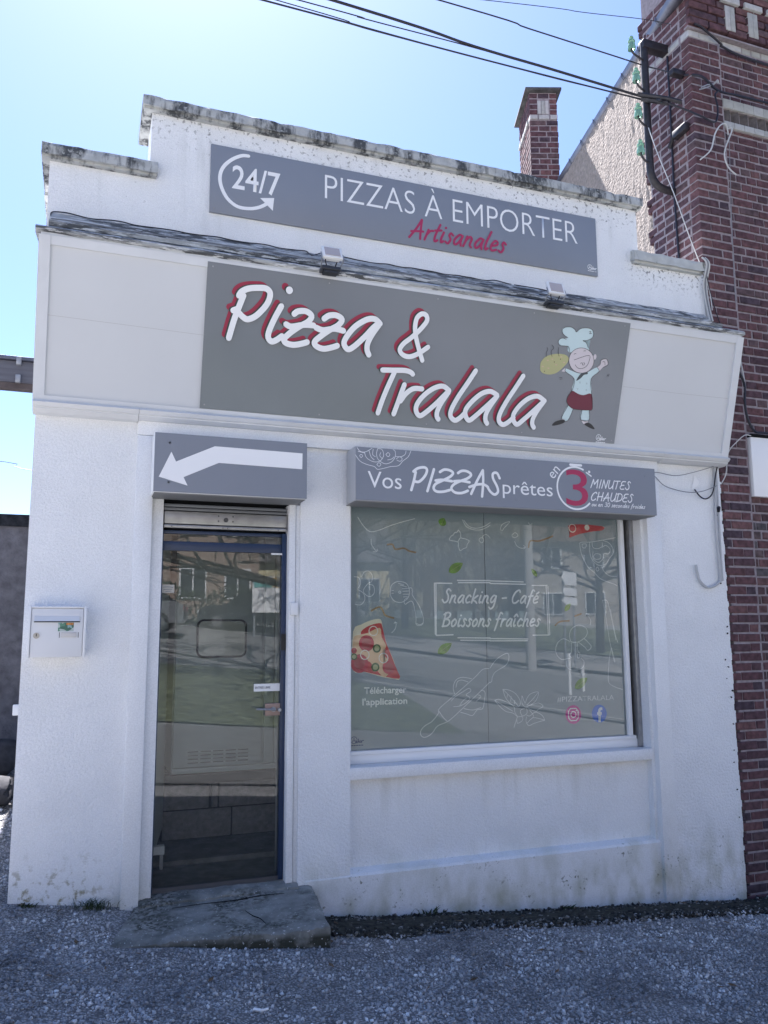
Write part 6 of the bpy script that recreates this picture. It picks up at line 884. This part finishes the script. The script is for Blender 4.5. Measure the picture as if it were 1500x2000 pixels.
cable('loose_wire', [(4.715, -.05, 4.52), (4.74, -.05, 4.35), (4.80, -.05, 4.15), (4.85, -.06, 4.0)], .004, CABLE, 'black wire slanting down beside the right coping end')
cable('loose_wire', [(4.731, -.04, 2.748), (4.779, -.05, 2.834), (4.813, -.05, 3.003), (4.916, -.05, 3.107), (4.999, -.05, 3.165), (5.07, -.04, 3.168)], .0042, WIREW, 'white wire crossing the bricks to the blank panel')
cable('loose_wire', [(5.005, -.04, 3.95), (5.013, -.04, 3.815), (5.03, -.05, 3.642), (5.022, -.05, 3.45)], .007, WIREW, 'white cable down the pier edge beside the fascia end')
cable('wall_cable', [(4.98, -.04, 3.72), (5.03, -.05, 3.60), (5.022, -.05, 3.424), (5.045, -.05, 3.296), (5.108, -.05, 3.205), (5.24, -.05, 3.20), (6, -.05, 3.2)], .010, CABLE, 'black cable swinging onto the top of the blank panel')
for i, dx in enumerate((0, .016, .03)):
    cable('cable_bundle', [(4.655+dx, -.075, 4.63), (4.69+dx, -.085, 4.57), (4.695+dx, -.03, 4.42), (4.712+dx, -.03, 4.226), (4.718+dx, -.05, 4.10)], .0065, (WIREW, WIREG, WIREW)[i], ('left', 'middle', 'right')[i]+' of three cables coming over the right coping end', 'cable', 'cables over the right coping end')
cable('conduit', [(4.70, -.02, 2.90), (4.688, -.02, 2.688), (4.672, -.02, 2.36), (4.684, -.02, 2.02), (4.66, -.02, 1.965), (4.60, -.02, 1.932), (4.542, -.02, 1.928), (4.482, -.02, 1.974), (4.462, -.02, 2.033), (4.452, -.02, 2.101)], .0105, mat('white_conduit', (.46, .47, .49), .5), 'white plastic conduit hooked like a J on the right wall')
cable('loose_wire', [(4.715, -.012, 2.9), (4.712, -.012, 2.5), (4.708, -.012, 2.1), (4.712, -.012, 1.98)], .008, mat('white_conduit', (.5, .5, .5)), 'thin white conduit beside the J shaped one')
cable('loose_wire', [(3.95, -.19, 2.76), (4.108, -.06, 2.80), (4.286, -.05, 2.787), (4.486, -.05, 2.832), (4.69, -.05, 2.895)], .0032, WIREG, 'upper thin wire slung from the window sign to the right corner')
cable('loose_wire', [(3.95, -.19, 2.74), (4.083, -.06, 2.765), (4.183, -.05, 2.697), (4.375, -.05, 2.663), (4.524, -.05, 2.675), (4.70, -.03, 2.735)], .0032, WIREG, 'lower sagging thin wire from the window sign')
cable('loose_wire', [(4.493, -.01, 2.697), (4.528, -.03, 2.637), (4.587, -.03, 2.624), (4.652, -.03, 2.677), (4.695, -.03, 2.832), (4.723, -.03, 2.91)], .0055, CABLE, 'short black cable looping out of the white sealant patch')
tag(poly('sealant_patch', [(4.472, 2.70), (4.49, 2.76), (4.50, 2.80), (4.515, 2.805), (4.53, 2.78), (4.545, 2.762), (4.535, 2.735), (4.52, 2.72), (4.50, 2.715), (4.485, 2.695)], plane(0), .005, WHITE, None), 'ragged white sealant patch on the right wall', 'sealant')
MB().tube([(4.705, -.02, 2.53), (4.69, -.045, 2.56)], .014, 7, 1).build('cable_plug', CABLE, None, True, label='small black plug hanging beside the conduit', category='plug')
# eye bolt and ties on the pier
b = MB(); b.tube([(4.93, -.01, 6.27), (4.93, -.07, 6.27), (4.945, -.08, 6.29), (4.96, -.07, 6.275)], .008, 6, 3); b.tube([(4.93, -.06, 6.27), (4.86, -.05, 6.225), (4.78, -.04, 6.19)], .006, 5, 2); b.tube([(4.92, -.06, 6.262), (4.85, -.055, 6.24), (4.79, -.05, 6.205)], .005, 5, 2)
tag(b.build('eye_bolt', GALV, None, True), 'eye bolt with twisted tie wire on the brick front', 'bolt')
# ------------------------------------------------------------------ left background
GWL = part('garden_wall', GREYW, None, (-9, XL-.002, 4.2, 4.45, -.5, 2.715)); tag(GWL, 'grey roughcast wall in shade behind the shop on the left', 'wall')
part('wall_coping', mat('dark_coping', (.03, .032, .036), .95, .1, var=.5, vscale=20, bump=.6, bscale=50), GWL, (-9, XL-.002, 4.17, 4.48, 2.715, 2.84))
GB = thing('eaves_beam', 'grey weathered gutter board with metal clips jutting from the left side', 'beam')
gb = MB(); gb.box(-6, XL, 1.5, 1.56, 3.50, 3.67, bev=.004); gb.build('board', mat('weathered_board', (.13, .13, .15), .7, var=.25, vscale=14, stretch=(.15, 1, 3)), GB); part('board', mat('brown_edge', (.09, .07, .065), .8, var=.3, vscale=10), GB, (-6, XL, 1.505, 1.6, 3.455, 3.498)); part('board', ZINC, GB, (-6, XL, 1.47, 1.6, 3.672, 3.70), bev=.004)
for x in (-.535, -1.35, -2.2):
    for z in (3.665, 3.525): part('clip', GALV, GB, (x-.018, x+.018, 1.465, 1.502, z-.03, z+.03), bev=.003)
part('post', MAT['weathered_board'], GB, (-5.98, -5.86, 1.52, 1.64, 0, 3.5))
cable('far_wire', [(-8, 9, 4.6), (-1.6, 7.5, 4.06), (-.9, 7.4, 3.93), (.6, 7.2, 3.68)], .006, WIREG, 'fine wire far behind the left side of the shop')
def boulder(x, y, z, s, seed, label):
    bm = bmesh.new(); bmesh.ops.create_icosphere(bm, subdivisions=3, radius=1)
    for v in bm.verts:
        n0 = v.co.normalized(); k = 1+.6*noise.noise(n0*1.3+Vector((seed, 0, 0)))+.16*noise.noise(n0*4); c = n0*k
        m_ = max(abs(c.x), abs(c.y), abs(c.z)); c = c.lerp(c/m_*.8, .5); v.co = Vector((c.x*s[0], c.y*s[1], c.z*s[2]))
    me = bpy.data.meshes.new('boulder'); bm.to_mesh(me); bm.free(); o = link('boulder', me, mat('dark_stone', (.055, .055, .06), .9, .2, var=.4, vscale=9, bump=.7, bscale=30), None, True); o.location = (x, y, z)
    tag(o, label, 'stone', 'boulders beside the left wall')
boulder(-.80, 3.2, .50, (.34, .22, .20), 1, 'upper dark boulder beside the left side of the shop'); boulder(-.66, 2.3, .36, (.24, .2, .12), 5, 'lower dark boulder nearer the shop corner')
# ------------------------------------------------------------------ weeds
def weed(x, y, n, h, label, broad=False, seed=0):
    rnd = random.Random(seed); b = MB(); z = gz(x, y)
    for i in range(n):
        a = rnd.uniform(0, 6.28); l = h*rnd.uniform(.4, 1.1); ox, oy = rnd.gauss(0, h*.55), -abs(rnd.gauss(0, h*.25)); p = Vector((x+ox, min(y+oy, -.045 if .27 < x < .38 else -.006), gz(x+ox, y)-.005)); d = Vector((math.cos(a)*.5, min(0, math.sin(a))*.5, 1)).normalized(); w_ = Vector((math.cos(a+1.57), math.sin(a+1.57), 0))*(.006 if broad else .0018)
        q = p+d*l*.55; e = q+(d+Vector((math.cos(a), -abs(math.sin(a)), -.5))*.6)*l*.45; b.add([p-w_*.5, p+w_*.5, q+w_, q-w_, e], [(0, 1, 2, 3), (3, 2, 4)])
    tag(b.build('weed', mat('weed_green', (.05, .075, .03), .8, var=.5, vscale=30), None), label, 'weed')
weed(.13, -.03, 170, .085, 'tuft of grass at the foot of the left wall beside the pilaster', seed=1); weed(-.2, -.02, 40, .035, 'sparse moss and blades under the letterbox corner of the wall', True, 2)
weed(2.22, -.02, 26, .09, 'small green weed growing at the middle of the plinth', True, 3); weed(2.4, -.02, 40, .03, 'low green creeping weed right of the plinth middle', True, 4); weed(3.2, -.02, 45, .05, 'dark clump of weeds at the right of the plinth', True, 5)
tag(MB().tube([(.745, -1.52, .055), (.77, -1.55, .058)], .006, 5, 1).tube([(.77, -1.55, .058), (.80, -1.54, .055)], .005, 5, 1).build('litter', WHITE, None), 'small white scrap of litter on the gravel', 'litter')
db = MB(); rd = random.Random(11)
for i in range(150):
    x = rd.uniform(-.8, 4.6); y = -rd.random()**1.5*2.6-.03; a = rd.uniform(0, 6.28); l = rd.uniform(.01, .035); p = Vector((x, y, gz(x, y)+.016+rd.random()*.008)); d = Vector((math.cos(a), math.sin(a), rd.uniform(-.15, .15)))*l; w_ = Vector((-math.sin(a), math.cos(a), .2))*l*rd.uniform(.08, .4)
    db.add([p-d, p-w_, p+d, p+w_], [(0, 1, 2, 3)])
tag(db.build('leaf_litter', mat('dead_leaf', (.16, .11, .07), .9, .1, var=.5, vscale=20), None), 'scattered dead leaf bits and twigs on the gravel', 'leaf litter', kind='stuff')
# ------------------------------------------------------------------ across the street (seen mirrored in the glass)
ASPH = mat('asphalt', (.17, .17, .17), .85, .3, var=.15, vscale=4, bump=.3, bscale=60)
GRASSM = mat('grass_green', (.12, .135, .08), .95, .1, var=.6, vscale=6, bump=.8, bscale=40, bdist=.03)
def patch(name, c, d, w_, L, m, lift, n=40, k=8, kind='structure'):
    d = Vector((*d, 0)).normalized(); s = Vector((-d.y, d.x, 0)); vs = []
    for i in range(n+1):
        for j in range(k+1):
            p = Vector((*c, 0))+d*(L*(i/n-.5))+s*(w_*(j/k-.5)); vs.append((p.x, p.y, gh(p.x, p.y)+lift))
    me = bpy.data.meshes.new(name); me.from_pydata(vs, [], [(i*(k+1)+j, (i+1)*(k+1)+j, (i+1)*(k+1)+j+1, i*(k+1)+j+1) for i in range(n) for j in range(k)]); me.update(); return link(name, me, m, None, True, kind=kind)
patch('road', (8.5, -17), (.70, .71), 7, 60, ASPH, .04); patch('pavement', (12.2, -21), (.70, .71), 1.6, 60, mat('paving', (.25, .24, .23), .9, var=.1), .12)
for i, (w_, off) in enumerate(((.12, 3.2), (.12, -3.2))): patch('road_line', (8.5+.71*off, -17-.70*off), (.70, .71), w_, 60, mat('worn_line', (.42, .42, .41), .9), .05, 60, 1)
patch('dark_reflection_patch', (3.2, -6.4), (1, 0), 4.6, 8.5, mat('added_dark_ground', (.17, .17, .165), .9, .2, var=.25, vscale=6, bump=.5, bscale=50), .022)  # added dark ground, tones down the sunlit gravel mirrored in the door glass
patch('grass_verge', (.5, -12.5), (1, .1), 7, 13, GRASSM, .03); patch('grass_verge', (21, -29), (.70, .71), 14, 70, GRASSM, .06)
def tree(x, y, h, seed, label, low=2.2):
    rnd = random.Random(seed); t = thing('bare_tree', label, 'tree', 'bare trees across the street'); z0 = gh(x, y)-.1; tr = MB(); cr = MB()
    tr.tube([(x, y, z0), (x+.05, y, z0+h*.3), (x, y+.1, z0+h*.62)], lambda q: .19*(1-.6*q), 9, 4)
    def br(p, d, L, r, dep):
        q = p+d*L*.5+Vector((rnd.uniform(-1, 1), rnd.uniform(-1, 1), rnd.uniform(-.6, .6)))*L*.07; e = p+d*L+Vector((0, 0, -.08*L*(3-dep)))*(.5 if dep < 3 else 0)
        cr.tube([p, q, e], lambda s: r*(1-.5*s), 4 if dep < 3 else 5, 2)
        if dep == 0: return
        for i in range(4 if dep > 1 else 5):
            a = rnd.uniform(.35, 1.0); ax = Vector((rnd.uniform(-1, 1), rnd.uniform(-1, 1), rnd.uniform(-.5, .8))).normalized(); nd = (d*math.cos(a)+ax*math.sin(a)).normalized(); br(p.lerp(e, rnd.uniform(.35, 1)), nd, L*rnd.uniform(.5, .75), r*.58, dep-1)
    for i in range(13):
        a = i*2.4; s = rnd.uniform(low/h, .62); br(Vector((x, y, z0+h*s)), Vector((math.cos(a), math.sin(a), rnd.uniform(.15, .8))).normalized(), h*.38, .07, 4 if i < 7 else 3)
    bark = mat('bark', (.055, .045, .038), .9, .1, var=.3, vscale=12); tr.build('trunk', bark, t, True); cr.build('crown', bark, t)
tree(4.6, -13.5, 8.5, 1, 'bare spreading tree on the near verge across from the door'); tree(9.5, -24, 10, 2, 'bare tree standing before the far houses'); tree(19, -22, 9, 4, 'bare tree on the far verge by the direction sign'); tree(14, -30, 11, 6, 'tall bare tree at the back of the verge')
def house(x, y, ang, w_, d_, h, col, roofc, label, cols, rows):
    t = thing('house', label, 'house', 'houses across the street'); t.location = (x, y, gh(x, y)-.2); t.rotation_euler = (0, 0, ang)   # its street side is local +y
    part('wall', mat('wall_'+label[:9].replace(' ', '_'), col, .9, .2, var=.08), t, (-w_/2, w_/2, -d_, 0, 0, h)); r = MB(); r.add([(-w_/2-.3, .3, h-.1), (w_/2+.3, .3, h-.1), (w_/2+.3, -d_-.3, h-.1), (-w_/2-.3, -d_-.3, h-.1), (-w_/2-.3, -d_/2, h+d_*.4), (w_/2+.3, -d_/2, h+d_*.4)], [(0, 1, 5, 4), (2, 3, 4, 5), (0, 4, 3), (1, 2, 5), (0, 3, 2, 1)]); r.build('roof', mat('roof_'+label[:9].replace(' ', '_'), roofc, .8, var=.2, vscale=6), t)
    for r_ in range(rows):
        for c in range(cols):
            cx_ = -w_/2+w_*(c+.5)/cols; z0 = .9+r_*2.8
            if r_ == 0 and c == cols//2: dq = part('house_door', BLUE, t, (cx_-.5, cx_+.5, .0, .05, .2, 2.3)); continue
            wq = part('window', WPVC, t, (cx_-.6, cx_+.6, .0, .06, z0, z0+1.35)); part('pane', mat('far_pane', (.03, .035, .04), .1, .8), wq, (cx_-.53, cx_-.03, .055, .075, z0+.07, z0+1.28), (cx_+.03, cx_+.53, .055, .075, z0+.07, z0+1.28))
house(2.5, -31, math.radians(-6), 10, 7, 5.8, (.33, .25, .20), (.10, .06, .05), 'brick house across the street with a tiled roof', 5, 2)
house(11.5, -38, math.radians(12), 9, 7, 3.2, (.62, .54, .33), (.12, .11, .11), 'low cream house across the street', 4, 1)
house(-8.5, -27, math.radians(-15), 8, 7, 5.4, (.45, .42, .37), (.08, .08, .09), 'grey house across the street on the left', 4, 2)
house(30, -36, math.radians(35), 10, 7, 5.4, (.40, .36, .31), (.09, .06, .05), 'tan house across the street far right', 4, 2)
def car(x, y, ang, m, label):
    t = thing('parked_car', label, 'car', 'cars parked across the street'); t.location = (x, y, gh(x, y)+.05); t.rotation_euler = (0, 0, ang)
    yz = lambda u, v, d: Vector((u, d, v))
    MB().prism([(-2.0, .35), (-2.02, .62), (-1.85, .85), (-.95, .95), (1.7, .98), (2.0, .85), (2.03, .4), (1.9, .28), (-1.85, .28)], yz, -.82, .82).build('body', m, t)
    MB().prism([(-1.0, .94), (-.35, 1.40), (.2, 1.47), (1.1, 1.42), (1.75, .97)], yz, -.72, .72).build('cabin', mat('car_glass', (.02, .022, .025), .05, .8), t); MB().prism([(-.38, 1.41), (.2, 1.48), (1.12, 1.43), (1.0, 1.45), (.2, 1.51), (-.3, 1.44)], yz, -.70, .70).build('roof_panel', m, t)
    for wx in (-1.28, 1.25):
        for s in (-1, 1):
            wh = MB().tube([(wx, s*.68, .32), (wx, s*.84, .32)], .32, 18, 1).build('wheel', RUBBER, t); MB().tube([(wx, s*.842, .32), (wx, s*.85, .32)], .2, 14, 1).build('rim', ALU, wh)
    for s in (-.6, .6): part('headlight', WPVC, t, (-2.03, -1.9, s-.16, s+.16, .62, .74)); part('tail_light', RED, t, (1.95, 2.02, s-.16, s+.16, .66, .82))
car(1.2, -22.5, .2, mat('silver_paint', (.35, .36, .37), .25, .6, .5), 'silver hatchback parked across the street'); car(6.2, -26.3, .25, mat('dark_paint', (.02, .022, .03), .2, .6), 'dark car parked in front of the brick house'); car(10.6, -31.5, .3, mat('white_paint', (.7, .7, .7), .25, .6), 'white car parked by the low cream house')
UP = thing('utility_pole', 'concrete utility pole across the street beyond the road', 'pole'); zz = gh(13.2, -17.3)
MB().tube([(13.2, -17.3, zz-.2), (13.2, -17.3, zz+8.5)], lambda s: .17-.06*s, 12, 1).build('shaft', mat('pale_concrete', (.42, .41, .39), .9), UP, True); part('cross_arm', STEEL, UP, (12.6, 13.8, -17.35, -17.25, zz+7.6, zz+7.7))
DS = thing('direction_sign', 'three stacked white arrow boards on two posts across the street', 'sign'); dx_, dy_ = 14.2, -17.0; z0 = gh(dx_, dy_); DS.location = (dx_, dy_, z0); DS.rotation_euler = (0, 0, math.radians(-34))
for s in (.1, .85): MB().tube([(s, 0, -.1), (s, 0, 3.2)], .04, 10, 1).build('post', GALV, DS, True)
for i, (z, h) in enumerate(((2.75, .42), (2.42, .24), (2.12, .24))):
    ar = MB(); ar.prism([(0.1, z), (1.0, z), (1.0, z+h), (.1, z+h), (-.12, z+h/2)], lambda u, v, d: Vector((u, d, v)), .045, .075); ao = ar.build('arrow_board', WHITE, DS)
for px_, py_, hh, lb in ((11.8, -13.0, 1.1, 'slim white marker post beside the road'), (13.6, -12.2, 1.4, 'taller slim white marker post on the verge'), (12.6, -13.6, .7, 'short white marker post by the kerb')):
    tag(MB().tube([(px_, py_, gh(px_, py_)-.1), (px_, py_, gh(px_, py_)+hh)], .045, 8, 1).build('marker_post', WHITE, None, True), lb, 'post', 'marker posts by the road')
SB = thing('street_board', 'white notice board on two posts among the branches across the street', 'notice board'); bx_, by_ = 6.3, -24.0; z0 = gh(bx_, by_)
for s in (-.5, .5): MB().tube([(bx_+s, by_, z0-.1), (bx_+s, by_, z0+2.2)], .04, 8, 1).build('post', GALV, SB)
part('board_panel', WHITE, SB, (bx_-.6, bx_+.6, by_+.05, by_+.09, z0+.9, z0+2.2)); part('board_header', mat('teal_print', (.15, .45, .42), .4), SB, (bx_-.55, bx_+.1, by_+.09, by_+.1, z0+1.8, z0+2.15)); part('board_header', mat('orange_print', (.6, .35, .08), .4), SB, (bx_+.12, bx_+.55, by_+.09, by_+.1, z0+1.8, z0+2.15))
hv = []; HX = [i*3 for i in range(-30, 41)]; HY = [-46-i*2.5 for i in range(16)]
for j, y in enumerate(HY):
    for x in HX: hv.append((x, y, 3.0+min(j, 9)*1.9+2.2*noise.noise(Vector((x*.11, y*.13, 2)))*min(1, j/3)))
me = bpy.data.meshes.new('hill'); me.from_pydata(hv, [], [(j*71+i, j*71+i+1, (j+1)*71+i+1, (j+1)*71+i) for j in range(15) for i in range(70)]); link('hill', me, mat('hillside', (.13, .12, .085), .95, .1, var=.5, vscale=.8), None, True, kind='structure')
wd = MB(); rnd = random.Random(8)
for i in range(1500):
    x = rnd.uniform(-35, 60); y = rnd.uniform(-72, -42); z = 2.+min(9, max(0, (-46-y)/2.5))*1.9; h = rnd.uniform(3, 7)
    for k in range(7):
        a = rnd.uniform(0, 6.28); w_ = .05 if k else .12; t0 = 0 if k == 0 else rnd.uniform(.3, .8)*h; dx = 0 if k == 0 else math.cos(a)*rnd.uniform(.5, 1.8); dz = h if k == 0 else rnd.uniform(.8, 2.2)
        wd.add([(x-w_, y, z+t0), (x+w_, y, z+t0), (x+dx+w_*.3, y+.2, z+t0+dz), (x+dx-w_*.3, y+.2, z+t0+dz)], [(0, 1, 2, 3)])
tag(wd.build('distant_wood', mat('wood_brown', (.12, .10, .08), .95, .1), None), 'leafless wood covering the hillside across the street', 'wood', kind='stuff')
hd = MB(); rnd = random.Random(5)
for i in range(5200):
    s = rnd.uniform(-1, 1)*11; p = Vector((2+s, -27.2-s*.1+rnd.gauss(0, .35), 0)); p.z = gh(p.x, p.y)+rnd.uniform(0, 1.5+.2*math.sin(s*2)); a = Vector((rnd.gauss(0, 1), rnd.gauss(0, 1), rnd.gauss(0, 1))).normalized()*.12; c = Vector((rnd.gauss(0, 1), rnd.gauss(0, 1), rnd.gauss(0, 1))).normalized()*.1; hd.add([p-a, p+c, p+a], [(0, 1, 2)])
tag(hd.build('hedge', mat('hedge_green', (.03, .05, .02), .9), None), 'dark clipped hedge in front of the brick house across the street', 'hedge', kind='stuff')
